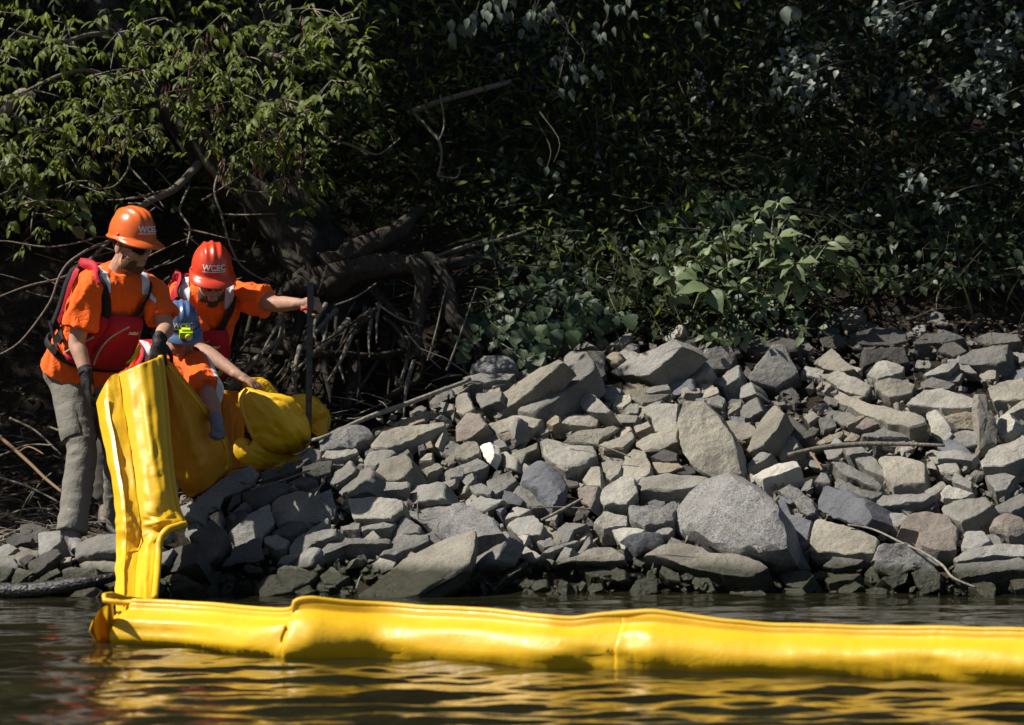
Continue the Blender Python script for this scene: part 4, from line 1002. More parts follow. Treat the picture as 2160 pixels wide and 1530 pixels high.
HRX, HRY, HRZ = .101, .121, .136
def hs(az, el):
    d = Vector((math.sin(az) * math.cos(el), math.cos(az) * math.cos(el), math.sin(el)))
    e = 2.25
    k = (abs(d.x / HRX) ** e + abs(d.y / HRY) ** e + abs(d.z / HRZ) ** e) ** (-1 / e)
    p = d * k
    up = max(0, min(1, (math.degrees(el) - 32) / 18))
    b = .009 * up * sum(math.exp(-((p.x - x0) / .010) ** 2) for x0 in (-.036, 0, .036))
    return p + d * b
def helmet(root, M, mat, headlamp=False):
    """M: helmet local -> world"""
    rows = []
    for i in range(26):
        el = math.radians(90 - 90 * i / 25) if i else math.radians(89.5)
        rows.append([M @ hs(2 * math.pi * k / 72, el) for k in range(72)])
    for (o, dz) in ((.3, -.004), (1, -.012), (1.0, -.018), (0.1, -.014), (-.2, -.006)):
        r = []
        for k in range(72):
            az = 2 * math.pi * k / 72; p = hs(az, 0); f = max(0, math.cos(az)) ** 1.4
            br = .010 + .046 * f; q = Vector((p.x, p.y, 0)).normalized()
            r.append(M @ (p + q * br * o + Vector((0, 0, dz - .022 * f * max(o, 0)))))
        rows.append(r)
    for i in range(18, -1, -3): rows.append([M @ (hs(2 * math.pi * k / 72, math.radians(max(1, 86 - 86 * i / 18))) * .965) for k in range(72)])
    acc = Acc(); acc.rings(rows); h = part('hard_hat', acc.v, acc.f, mat, root)
    def wrap(verts, el0, s=1.0): return [M @ (hs(x / HRY, el0 + y / HRZ) * 1.0 + hs(x / HRY, el0 + y / HRZ).normalized() * (.0016 + .001 * z)) for x, y, z in verts]
    cu = bpy.data.curves.new('t', 'FONT'); cu.body = 'WCEC'; cu.size = .042; cu.align_x = 'CENTER'; cu.resolution_u = 3; cu.offset = .0012
    to = bpy.data.objects.new('t', cu); COL.objects.link(to); dg = bpy.context.evaluated_depsgraph_get()
    tm = bpy.data.meshes.new_from_object(to.evaluated_get(dg)); bm = bmesh.new(); bm.from_mesh(tm)
    bmesh.ops.triangulate(bm, faces=bm.faces); bmesh.ops.subdivide_edges(bm, edges=[e for e in bm.edges if e.calc_length() > .012], cuts=2)
    vs = [(v.co.x, v.co.y, 1) for v in bm.verts]; bm.verts.index_update(); fs = [tuple(v.index for v in f.verts) for f in bm.faces]; bm.free()
    bpy.data.objects.remove(to)
    el0 = math.radians(17)
    part('lettering', wrap(vs, el0), fs, WHITE, h)
    ul = [[(x, y, 1) for x in np.linspace(-.060, .060, 16)] for y in (-.011, -.0065)]
    a2 = Acc(); a2.grid([wrap(r, el0) for r in ul]); part('underline', a2.v, a2.f, WHITE, h)
    for sx in (-1, 1):
        c = hs(sx * 1.5, .10); a2 = Acc(); a2.ellipsoid(M @ c, (M.to_3x3() @ Vector((.006, 0, 0)), M.to_3x3() @ Vector((0, .011, 0)), M.to_3x3() @ Vector((0, 0, .009))), 8, 6); part('slot_boss', a2.v, a2.f, mat, h)
    if headlamp:
        c = hs(.12, math.radians(4)); R3 = M.to_3x3()
        a2 = Acc(); a2.box(M @ (c + Vector((0, .022, .002))), (R3 @ Vector((.036, 0, 0)), R3 @ Vector((0, .018, 0)), R3 @ Vector((0, 0, .020))))
        a2.box(M @ (c + Vector((0, .012, .026))), (R3 @ Vector((.024, 0, 0)), R3 @ Vector((0, .013, 0)), R3 @ Vector((0, 0, .008))))
        lp = part('headlamp', a2.v, a2.f, HIVIS, h, False)
        a2 = Acc(); a2.tube([M @ (c + Vector((.012, .034, -.004))), M @ (c + Vector((.012, .052, -.006)))], [.018, .02], 14, n=3); o = part('lamp_housing', a2.v, a2.f, HIVIS, h)
        a2 = Acc(); a2.tube([M @ (c + Vector((.012, .0505, -.006))), M @ (c + Vector((.012, .0545, -.006)))], [.015, .014], 14, n=3); part('lamp_lens', a2.v, a2.f, GLASS, h)
        for z in (.0, .012):
            a2 = Acc(); a2.grid([[M @ (hs(a, math.radians(6) + zz) * 1.012) for a in np.linspace(-2.6, 2.6, 40)] for zz in (z - .004, z + .05)][:2]); 
        part('strap', a2.v, a2.f, VBLK, h)
    return h

def person(label, J, F, headF, skin, helm, trouser, glovemat, beardmat, hands, lens=LENS, headlamp=False, shoe=BOOT, wid=1.0, roll=0.0, hsc=1.08, group='workers in orange shirts handling the boom'):
    g = lambda k: P(*J[k])
    pel, che, nek = g('pelvis'), g('chest'), g('neck'); hd = g('head')
    root = thing('person', label, 'person', Vector((pel.x, pel.y, min(g('rank').z, g('lank').z) - .08)), group)
    Fh = Vector(F).normalized(); up = (nek - pel).normalized(); Fv = (Fh - up * Fh.dot(up)).normalized(); Lv = up.cross(Fv).normalized()
    # torso parameter surface
    tt = [-.16, .0, .25, .5, .7, .84, .93, 1.0, 1.06]; HW = [.175, .175, .168, .172, .182, .178, .140, .082, .066]; HD = [.125, .128, .122, .125, .128, .112, .088, .07, .062]
    sp = catmull([tuple(pel), tuple(che), tuple(nek)], 41)
    dn = (pel - che).normalized()
    def cen(t):
        if t < 0: return pel + dn * (-t) * (nek - pel).length
        if t > 1: return nek + up * (t - 1) * .5
        x = t * 40; i = min(int(x), 39); f = x - i; return Vector(sp[i] * (1 - f) + sp[i + 1] * f)
    def T(t, a, off=0):
        a = math.radians(a); c = cen(t); hw = np.interp(t, tt, HW) * wid + off; hdp = np.interp(t, tt, HD) * wid + off
        sa, ca = math.sin(a), math.cos(a); k = (abs(sa) ** 2.5 + abs(ca) ** 2.5) ** (-1 / 2.5)
        return c + Lv * (sa * hw * k) + Fv * (ca * hdp * k)
    ring = lambda t, off, n=28: [T(t, 360 * k / n, off) for k in range(n)]
    arms = {}
    for s in 'rl': arms[s] = [g(s + 'sho'), g(s + 'elb'), g(s + 'wri')]
    # head frame
    Hf = Vector(headF).normalized(); Hl = Vector((0, 0, 1)).cross(Hf).normalized(); Hu = Hf.cross(Hl).normalized()
    if roll: q = Quaternion(Hf, roll); Hl = q @ Hl; Hu = q @ Hu
    HM = Matrix(((Hl.x, Hf.x, Hu.x, hd.x), (Hl.y, Hf.y, Hu.y, hd.y), (Hl.z, Hf.z, Hu.z, hd.z), (0, 0, 0, 1))) @ Matrix.Scale(hsc, 4); H3 = HM.to_3x3()
    def E(acc, c, r): acc.ellipsoid(HM @ Vector(c), (H3 @ Vector((r[0], 0, 0)), H3 @ Vector((0, r[1], 0)), H3 @ Vector((0, 0, r[2]))), 20, 14)
    body = Acc()
    E(body, (0, -.012, .035), (.077, .098, .092)); E(body, (0, .028, -.042), (.060, .066, .076)); E(body, (0, .062, -.098), (.030, .026, .022))
    E(body, (0, .078, .020), (.052, .020, .011)); E(body, (0, .088, -.062), (.026, .012, .008)); E(body, (0, .086, -.074), (.022, .012, .008))
    for s in (-1, 1):
        E(body, (s * .036, .066, -.022), (.024, .022, .022)); E(body, (s * .080, -.008, -.008), (.009, .020, .032)); E(body, (s * .045, .02, -.075), (.02, .04, .03))
    body.tube([HM @ Vector((0, .088, .012)), HM @ Vector((0, .104, -.015)), HM @ Vector((0, .108, -.032))], [.009, .012, .014], 10, n=6, round_ends=True)
    E(body, (0, .094, -.036), (.019, .012, .009))
    body.tube([nek - up * .05, nek + up * .01, HM @ Vector((0, -.025, -.06)), HM @ Vector((0, -.012, .0))], [.066, .062, .058, .055], 16, n=8, round_ends=True)
    body.rings([ring(t, -.012) for t in (-.05, .1, .3, .5, .7, .84, .93, 1.0)])
    for s in 'rl':
        a, b, c = arms[s]
        body.tube([a, a + (b - a) * .5, b, b + (c - b) * .3, c], [.056, .052, .044, .044, .028], 16, n=18, round_ends=True)
        hp = hands[s]; dv = Vector(hp['d']).normalized()
        if not hp.get('glove'): hand(body, c, dv, Vector(hp['n']), hp['side'], hp.get('curl', 25), 1.0, hp.get('thumb', .6))
    bm_ = remesh(body, .0052, 3, .45)
    V, N = mesh_np(bm_); IM = HM.inverted(); 
    put('body', bm_, skin, root)
    if beardmat:
        loc = np.array([tuple(IM @ Vector(v)) for v in V]); F_ = []; sel = {}
        msk = (loc[:, 2] < -.040) & (loc[:, 1] > .012) & (loc[:, 2] > -.135) & (np.abs(loc[:, 0]) < .085) & ~((loc[:, 2] > -.078) & (np.abs(loc[:, 0]) < .026) & (loc[:, 1] > .075) & (loc[:, 2] < -.055)) & ~((loc[:, 2] > -.05) & (np.abs(loc[:, 0]) < .05) & (loc[:, 1] > .03))
        me = bpy.data.objects  # faces with all corners in the mask
        bm2 = bmesh.new(); bm2.from_mesh(bm_); bm2.verts.ensure_lookup_table()
        off = np.array(rootloc(root)); vs = []; fs = []; idx = {}
        for f in bm2.faces:
            ids = [v.index for v in f.verts]
            if all(msk[i] for i in ids):
                for i in ids:
                    if i not in idx: idx[i] = len(vs); vs.append(V[i] + N[i] * (.0045 + .002 * noise.noise(Vector(V[i]) * 130)))
                fs.append([idx[i] for i in ids])
        bm2.free()
        if vs: part('beard', vs, fs, beardmat, root)
    # hair at the back and sides, under the helmet
    hr = Acc(); E(hr, (0, -.024, .038), (.081, .094, .086)); part('hair', hr.v, hr.f, HAIR, root)
    # gloves
    for s in 'rl':
        hp = hands[s]
        if hp.get('glove'):
            ga = Acc(); c = arms[s][2]; dv = Vector(hp['d']).normalized(); b = arms[s][1]
            hand(ga, c, dv, Vector(hp['n']), hp['side'], hp.get('curl', 30), 1.12 if glovemat is GLOVE else .92, hp.get('thumb', .7), .0105)
            ga.tube([c + (b - c).normalized() * (.055 if glovemat is GLOVE else .02), c + (b - c).normalized() * (.03 if glovemat is GLOVE else .01), c, c + dv * .03], [.037, .036, .033, .036], 14, n=6, round_ends=True)
            gm = remesh(ga, .0055, 2, .45); go = put('glove', gm, glovemat, root)
            if glovemat is GLOVE:
                nv = Vector(hp['n']); nv = (nv - dv * nv.dot(dv)).normalized(); sv = dv.cross(nv)
                pa = Acc(); pa.ellipsoid(c + dv * .055 - nv * .013, (dv * .045, sv * .037, nv * .014), 14, 8); part('palm_patch', pa.v, pa.f, GPALM, go)
                pa = Acc(); q = (b - c).normalized(); pa.tube([c + q * .02, c + q * .042], [.0385, .039], 14, n=3); part('wrist_strap', pa.v, pa.f, VBLK, go)
    # shirt
    sh = Acc(); sh.rings([ring(t, o) for t, o in ((-.09, .020), (-.05, .026), (.05, .024), (.25, .018), (.5, .016), (.7, .016), (.84, .016), (.93, .016), (1.0, .012), (1.03, .008))])
    for s in 'rl':
        a, b, c = arms[s]; inn = cen(.86) + (a - cen(.86)) * .35
        sh.tube([inn, a, a + (b - a) * .4, a + (b - a) * .74], [.075, .075, .082, .092], 20, n=12, round_ends=False)
    sm = remesh(sh, .0085, 5, .5); wrinkle(sm, .010, 15, len(label) + 9, (1, 1, .4)); wrinkle(sm, .012, 7, len(label), (1, 1, .45))
    bmx = bmesh.new(); bmx.from_mesh(sm)
    for x0 in (-.142, -.098, .098, .142):
        bmesh.ops.bisect_plane(bmx, geom=bmx.verts[:] + bmx.edges[:] + bmx.faces[:], plane_co=nek + Lv * x0 * wid, plane_no=Lv)
    bmx.normal_update(); vs = []; fs = []; zlow = .12
    for f in bmx.faces:
        c = f.calc_center_median(); la = (c - nek).dot(Lv) / wid; al = (c - pel).dot(up)
        ax = c - (pel + up * al)
        if .098 < abs(la) < .142 and al > .16 * (nek - pel).length and abs((c - arms['r' if la < 0 else 'l'][0]).dot(Lv)) < .12:
            # keep off the lower side of the sleeves
            tq = al / (nek - pel).length; aq = math.degrees(math.atan2(ax.dot(Lv), ax.dot(Fv)))
            if tq < .9 and (c - T(tq, aq, .02)).length > .035: continue
            k = len(vs); vs += [v.co + v.normal * .0035 for v in f.verts]; fs.append(tuple(range(k, k + len(f.verts))))
    bmx.to_mesh(sm); bmx.free()
    so_ = put('shirt', sm, ORANGE, root)
    if vs:
        bw = bmesh.new(); bv = [bw.verts.new(v) for v in vs]
        for f in fs: bw.faces.new([bv[i] for i in f])
        bmesh.ops.remove_doubles(bw, verts=bw.verts, dist=.0008); bw.verts.index_update(); left = set(bw.faces)
        while left:                # each unbroken run of tape is a part of its own
            q = [left.pop()]; comp = []
            while q:
                f = q.pop(); comp.append(f)
                for e in f.edges:
                    for g_ in e.link_faces:
                        if g_ in left: left.remove(g_); q.append(g_)
            if sum(f.calc_area() for f in comp) < .0012: continue
            ids = {}; cv = []; cf = []
            for f in comp:
                r = []
                for v in f.verts:
                    if v.index not in ids: ids[v.index] = len(cv); cv.append(v.co.copy())
                    r.append(ids[v.index])
                cf.append(r)
            part('reflective_stripe', cv, cf, SILVER, so_)
        bw.free()
    # trousers
    tr = Acc(); tr.rings([ring(t, o) for t, o in ((.10, .004), (0, .008), (-.10, .006), (-.2, -.02))])
    for s in 'rl':
        h, k, an = g(s + 'hip'), g(s + 'kne'), g(s + 'ank')
        tr.tube([h + (h - k) * .12, h, h + (k - h) * .5, k, k + (an - k) * .4, k + (an - k) * .75, an + (an - k) * .04], [.092, .104, .094, .080, .080, .079, .082], 20, n=26, round_ends=False)
    tm = remesh(tr, .010, 4, .5); wrinkle(tm, .006, 13, len(label) + 3, (.6, .6, .8)); tr_o = put('trousers', tm, trouser, root)
    for s, sg in (('r', -1), ('l', 1)):
        h, k, an = g(s + 'hip'), g(s + 'kne'), g(s + 'ank'); mid = h + (k - h) * .62; dz = (k - h).normalized(); ov = (Lv * sg * .75 + Fv * .45); ov = (ov - dz * ov.dot(dz)).normalized(); sv = dz.cross(ov)
        pa = Acc(); rows = []
        for i in range(9):
            u = i / 8 * 2 - 1; r = []
            for j in range(9):
                v = j / 8 * 2 - 1; e = min(1, (1 - max(abs(u), abs(v))) * 5); rad = .094
                a = v * .75; r.append(mid + dz * u * .095 + (ov * math.cos(a) + sv * math.sin(a)) * (rad + .001 + .010 * e))
            rows.append(r)
        pa.grid(rows); part('cargo_pocket', pa.v, pa.f, trouser, tr_o)
        if s == 'r' or True:
            fd = g(s + 'toe') - an; fd.z *= 1; L = fd.length; f = fd.normalized(); u_ = Vector((0, 0, 1)); u_ = (u_ - f * u_.dot(f)).normalized(); w = f.cross(u_)
            bt = Acc(); bt.tube([an + Vector((0, 0, .08)), an + Vector((0, 0, .0)), an - u_ * .03 + f * .02], [.052, .05, .05], 14, n=6, round_ends=True)
            for d_, rw_, rh in ((-.035, .040, .045), (.02, .044, .055), (.08, .046, .042), (.13, .048, .034), (.175, .042, .028)):
                bt.ellipsoid(an + f * d_ * L / .2 - u_ * (.075 - rh * .55), (f * .055, w * rw_, u_ * rh), 14, 8)
            bo = put('boot', remesh(bt, .009, 3), shoe, root)
            sl_ = Acc(); rr = []
            for z_ in (-.022, 0):
                rr.append([an + f * (.06 + .145 * math.cos(a)) * L / .2 + w * (.047 * math.sin(a) * (1 + .12 * math.cos(a))) - u_ * (.085 - z_) for a in [2 * math.pi * k / 24 for k in range(24)]])
            sl_.rings(rr); part('sole', sl_.v, sl_.f, SOLE, bo)
    # life vest
    vest = None
    def patch(name, t0, t1, a0, a1, off, th, mat, parent, nt=16, na=20, shape=None, edge=.22):
        rows = []
        for i in range(nt + 1):
            v = i / nt; t = t0 + (t1 - t0) * v; r = []
            lo, hi = (a0, a1) if shape is None else shape(v)
            for j in range(na + 1):
                u = j / na; e = min(1, min(u, 1 - u, v, 1 - v) / edge); e = math.sqrt(1 - (1 - e) ** 2)
                wr_ = .006 * noise.noise(Vector((u * 6, v * 6, t0 * 9)))
                r.append(T(t, lo + (hi - lo) * u, off + th * e + wr_ * e))
            rows.append(r)
        ac = Acc(); ac.grid(rows); return part(name, ac.v, ac.f, mat, parent)
    def strap(name, path, w, off, mat, parent, th=.006):
        C = catmull([(t, a, o) for t, a, o in path], max(10, len(path) * 6)); pts = [T(t, a, off + o) for t, a, o in C]; top = []; 
        for i, p in enumerate(pts):
            d = (pts[min(i + 1, len(pts) - 1)] - pts[max(i - 1, 0)]).normalized(); nn = (p - cen(C[i][0])).normalized(); s_ = d.cross(nn).normalized(); nn = s_.cross(d)
            top.append([p - s_ * w / 2, p - s_ * w * .42 + nn * th, p + s_ * w * .42 + nn * th, p + s_ * w / 2])
        ac = Acc(); ac.grid(top); return part(name, ac.v, ac.f, mat, parent)
    vest = patch('life_vest', .34, .93, 112, 248, .018, .040, VRED, root, shape=lambda v: (112 + 20 * v * v, 248 - 20 * v * v))
    patch('front_panel', .16, .66, -64, 74, .02, .045, VRED, vest, shape=lambda v: (-66 + 34 * v, 76 - 40 * v))
    patch('pouch', .20, .68, -20, 44, .05, .05, VRED, vest, shape=lambda v: (-26 + 8 * v * v, 42 - 14 * v * v), edge=.34)
    strap('zipper', [(.25, -18, 0), (.38, -19, .012), (.52, -12, .012), (.62, 6, .0)], .010, .088, VGREY, vest, .004)
    strap('zipper', [(.26, -56, 0), (.36, -44, .01), (.46, -30, 0)], .010, .066, VGREY, vest, .004)
    strap('belt', [(.19, a, 0) for a in range(-180, 181, 20)], .038, .045, VBLK, vest)
    for sg in (-1, 1):
        strap('shoulder_strap', [(.50, sg * 16, .03), (.66, sg * 24, .012), (.80, sg * 32, .012), (.90, sg * 46, .012), (.965, sg * 80, .012), (.95, sg * 118, .010), (.86, sg * 140, .016)], .05, .02, VBLK, vest, .012)
        strap('shoulder_pad', [(.88, sg * 52, .016), (.962, sg * 84, .014), (.955, sg * 116, .012), (.88, sg * 138, .028)], .066, .022, VRED, vest, .016)
        strap('side_strap', [(.30, sg * 68, .02), (.34, sg * 92, .0), (.40, sg * 112, .03)], .03, .03, VBLK, vest)
        strap('side_strap', [(.20, sg * 72, .02), (.24, sg * 92, .0), (.36, sg * 112, .04)], .03, .03, VBLK, vest)
        strap('edge_binding', [(.36, sg * 106, .03), (.55, sg * 106, .03), (.75, sg * 112, .03), (.9, sg * 124, .03)], .045, .025, VBLK, vest, .01)
        for tq in (.31, .22):
            c = T(tq, sg * 76, .062); nn = (c - cen(tq)).normalized(); sv = up.cross(nn); ac = Acc(); ac.box(c, (sv * .026, up * .016, nn * .007)); part('buckle', ac.v, ac.f, FRAME, vest, False)
    # small white maker's mark on the pouch
    cu = bpy.data.curves.new('t', 'FONT'); cu.body = 'NRS'; cu.size = .022; cu.shear = .25; cu.align_x = 'CENTER'; cu.offset = .001
    to = bpy.data.objects.new('t', cu); COL.objects.link(to); dg = bpy.context.evaluated_depsgraph_get(); mm = bpy.data.meshes.new_from_object(to.evaluated_get(dg)); bpy.data.objects.remove(to)
    vs = [T(.56 + v.co.y / (nek - pel).length, 12 + math.degrees(v.co.x / .2), .1045) for v in mm.vertices]; part('lettering', vs, [tuple(p.vertices) for p in mm.polygons], WHITE, vest, False)
    ac = Acc(); ac.tube([T(.29, 22, .100), T(.36, 26, .108), T(.44, 30, .102), T(.40, 33, .10), T(.30, 27, .10)], [.007], 8, n=16); part('rescue_loop', ac.v, ac.f, HIVIS, vest)
    # eyewear
    gl = Acc()
    for s in (-1, 1):
        gl.tube([HM @ Vector((s * .062, .080, .006)), HM @ Vector((s * .078, .05, .008)), HM @ Vector((s * .083, -.01, .006))], [.0045, .004, .003], 6, n=8)
    gl.tube([HM @ Vector((-.064, .082, .013)), HM @ Vector((-.03, .106, .015)), HM @ Vector((0, .110, .012)), HM @ Vector((.03, .106, .015)), HM @ Vector((.064, .082, .013))], [.004], 6, n=16)
    gf = part('sunglasses', gl.v, gl.f, FRAME, root)
    for s in (-1, 1):
        rows = []
        for i in range(9):
            v = i / 8; r = []
            for j in range(13):
                u = j / 12; x = .006 + .060 * u; z = .014 - .036 * v * (1 - .25 * u) * (.75 + .25 * math.sin(math.pi * min(1, u * 1.2)))
                y = .111 - .030 * (x / .066) ** 2 - .004 * v
                r.append(HM @ Vector((s * x, y, z)))
            rows.append(r)
        ac = Acc(); ac.grid(rows); part('lens', ac.v, ac.f, lens, gf)
    tilt = Matrix.Rotation(math.radians(3), 4, 'X')
    helmet(root, HM @ Matrix.Translation((0, -.006, .052)) @ tilt, helm, headlamp)
    return root

person('standing worker at left in orange helmet and grey trousers pulling the boom with black gloves',
       dict(pelvis=(168, 775, 29.86), chest=(212, 668, 29.74), neck=(252, 572, 29.66), head=(277, 520, 29.60), rsho=(188, 612, 29.52), relb=(162, 722, 29.50), rwri=(184, 797, 29.40),
            lsho=(318, 610, 29.76), lelb=(350, 692, 29.66), lwri=(335, 720, 29.40), rhip=(143, 798, 29.82), rkne=(172, 955, 29.62), rank=(152, 1118, 29.46), rtoe=(180, 1152, 29.24),
            lhip=(198, 798, 29.92), lkne=(250, 950, 29.75), lank=(250, 1080, 29.95), ltoe=(290, 1108, 29.8)),
       (.62, -.78, 0), (.70, -.66, -.20), SKIN, HORANGE, KHAKI, GLOVE, BEARD,
       {'r': dict(d=(.10, -.05, -1), n=(-.9, -.2, 0), side=1, curl=24, glove=1), 'l': dict(d=(-.02, -.25, -.95), n=(.1, -.95, .2), side=-1, curl=70, glove=1)}, shoe=SHOE, wid=1.04)
person('worker in red helmet leaning forward with one bare arm stretched to the black post',
       dict(pelvis=(392, 800, 31.10), chest=(418, 690, 30.88), neck=(436, 600, 30.72), head=(446, 590, 30.56), rsho=(372, 630, 30.74), relb=(418, 732, 30.62), rwri=(505, 794, 30.42),
            lsho=(498, 622, 30.78), lelb=(582, 642, 30.64), lwri=(634, 641, 30.47), rhip=(365, 810, 31.12), rkne=(380, 930, 30.95), rank=(378, 1046, 31.1), rtoe=(380, 1066, 30.9),
            lhip=(430, 810, 31.10), lkne=(448, 930, 30.9), lank=(450, 1046, 31.1), ltoe=(455, 1066, 30.9)),
       (.22, -.97, 0), (.14, -.90, -.36), SKIN2, HRED, DTROU, GLOVE, STUB,
       {'r': dict(d=(.75, -.25, -.35), n=(.3, -.3, .9), side=-1, curl=22), 'l': dict(d=(.85, -.35, .05), n=(-.1, -.8, .5), side=1, curl=62, thumb=.2)}, wid=1.0)
person('crouching worker in blue helmet with lime headlamp, bending between the other two',
       dict(pelvis=(292, 892, 30.72), chest=(322, 812, 30.50), neck=(354, 752, 30.34), head=(382, 703, 30.16), rsho=(283, 752, 30.36), relb=(262, 852, 30.30), rwri=(300, 925, 30.2),
            lsho=(412, 772, 30.16), lelb=(446, 850, 29.84), lwri=(457, 890, 29.60), rhip=(262, 905, 30.7), rkne=(235, 935, 30.38), rank=(226, 1048, 30.42), rtoe=(222, 1076, 30.22),
            lhip=(325, 905, 30.7), lkne=(400, 915, 30.3), lank=(392, 1030, 30.5), ltoe=(396, 1050, 30.3)),
       (.40, -.92, 0), (.12, -.85, -.45), SKIN2, HBLUE, DTROU, GBLUE, None,
       {'r': dict(d=(.2, -.1, -1), n=(-.7, -.7, 0), side=1, curl=40, glove=1), 'l': dict(d=(.05, -.2, -1), n=(.6, -.8, 0), side=-1, curl=92, glove=1)}, lens=YLENS, headlamp=True, wid=.98, hsc=.94)
# ------------------------------------------------------------------ plants
def leaf_mesh(name, widths, fold=.25, droop=.35, wave=0.0):
    n = len(widths) - 1; V = []; F = []
    for i, w in enumerate(widths):
        u = i / n; z = -droop * u * u
        V += [(-w, u - .10 * w, z + fold * w + wave * math.sin(i * 2.1)), (0, u, z), (w, u - .10 * w, z + fold * w - wave * math.sin(i * 1.7))]
    for i in range(n):
        for j in range(2):
            a = i * 3 + j; F.append((a, a + 1, a + 4, a + 3))
    return np.array(V), F
LM_ = {
    'lance': leaf_mesh('l', [.01, .12, .175, .165, .10, .01], .35, .34),
    'toothed': leaf_mesh('l', [.01, .20, .25, .19, .22, .11, .01], .3, .35, .02),
    'heart': leaf_mesh('l', [.20, .46, .50, .36, .42, .22, .01], .18, .25, .03),
    'oval': leaf_mesh('l', [.01, .20, .31, .32, .29, .20, .09, .01], .30, .34, .03),
    'small': leaf_mesh('l', [.01, .26, .30, .16, .01], .2, .2),
    'quad': (np.array([(0, 0, 0), (.27, .5, .08), (0, 1, -.12), (-.27, .5, .08)]), [(0, 1, 2, 3)]),
    'seed': leaf_mesh('l', [.03, .05, .13, .10, .02], .1, .1),
}
LDATA = {}
def leaf_data(shape, mat):
    k = (shape, mat)
    if k not in LDATA:
        V, F = LM_[shape]; m_ = mesh('leaf', V, F); m_.materials.append(LEAF[mat]); LDATA[k] = m_
    return LDATA[k]
def lmat(p, d, nrm, s, w=1.0):
    d = Vector(d).normalized(); nrm = Vector(nrm); x = d.cross(nrm)
    if x.length < 1e-4: x = d.cross(Vector((.3, .5, .8)))
    x.normalize(); z = x.cross(d)
    return Matrix(((x.x * s * w, d.x * s, z.x * s, p[0]), (x.y * s * w, d.y * s, z.y * s, p[1]), (x.z * s * w, d.z * s, z.z * s, p[2]), (0, 0, 0, 1)))
def merged(name, shape, mats, mat, parent=None, off=None):
    V, F = LM_[shape]; A = np.array([np.array(m_) for m_ in mats]); k = len(V)
    W = np.einsum('nij,kj->nki', A[:, :3, :3], V) + A[:, None, :3, 3]
    if off is not None: W = W - np.array(off)
    Fq = np.array(F); FF = (Fq[None] + (np.arange(len(A)) * k)[:, None, None]).reshape(-1, Fq.shape[1])
    return link(name, np_mesh(name, W.reshape(-1, 3), FF), LEAF[mat], parent)
class Plant:
    def __init__(s, name, label, cat, loc, group=None): s.root = thing(name, label, cat, loc, group); s.leaves = []
    def leaf(s, shape, mat, p, d, nrm, size, w=1.0, pr=0.0): s.leaves.append((pr + size, shape, mat, lmat(p, d, nrm, size, w)))
    def stem(s, pts, r, mat=TWIG, name='stem', seg=5, wob=.01, n=None, rough=0):
        acc = Acc(); acc.tube(pts, r, seg, n=n or max(5, len(pts) * 4), wob=wob, seed=len(s.leaves) % 17 + round(pts[0].x * 3, 1), rough=rough); return part(name, acc.v, acc.f, mat, s.root)
    def done(s, limit=290):
        s.leaves.sort(key=lambda q: -q[0]); off = rootloc(s.root); T_ = Matrix.Translation(-off)
        for pr, shape, mat, M in s.leaves[:limit]:
            o = bpy.data.objects.new('leaf', leaf_data(shape, mat)); COL.objects.link(o); o.parent = s.root; o.matrix_basis = T_ @ M
        rest = {}
        for pr, shape, mat, M in s.leaves[limit:]: rest.setdefault((shape, mat), []).append(M)
        for (shape, mat), ms in rest.items():
            tag(merged('foliage', shape, ms, mat, s.root, off), kind='stuff')
RP = random.Random(11); U = RP.uniform
def rv(a=1.0): return Vector((U(-a, a), U(-a, a), U(-a, a)))
SUNN = Vector((-.3, -.5, .8))

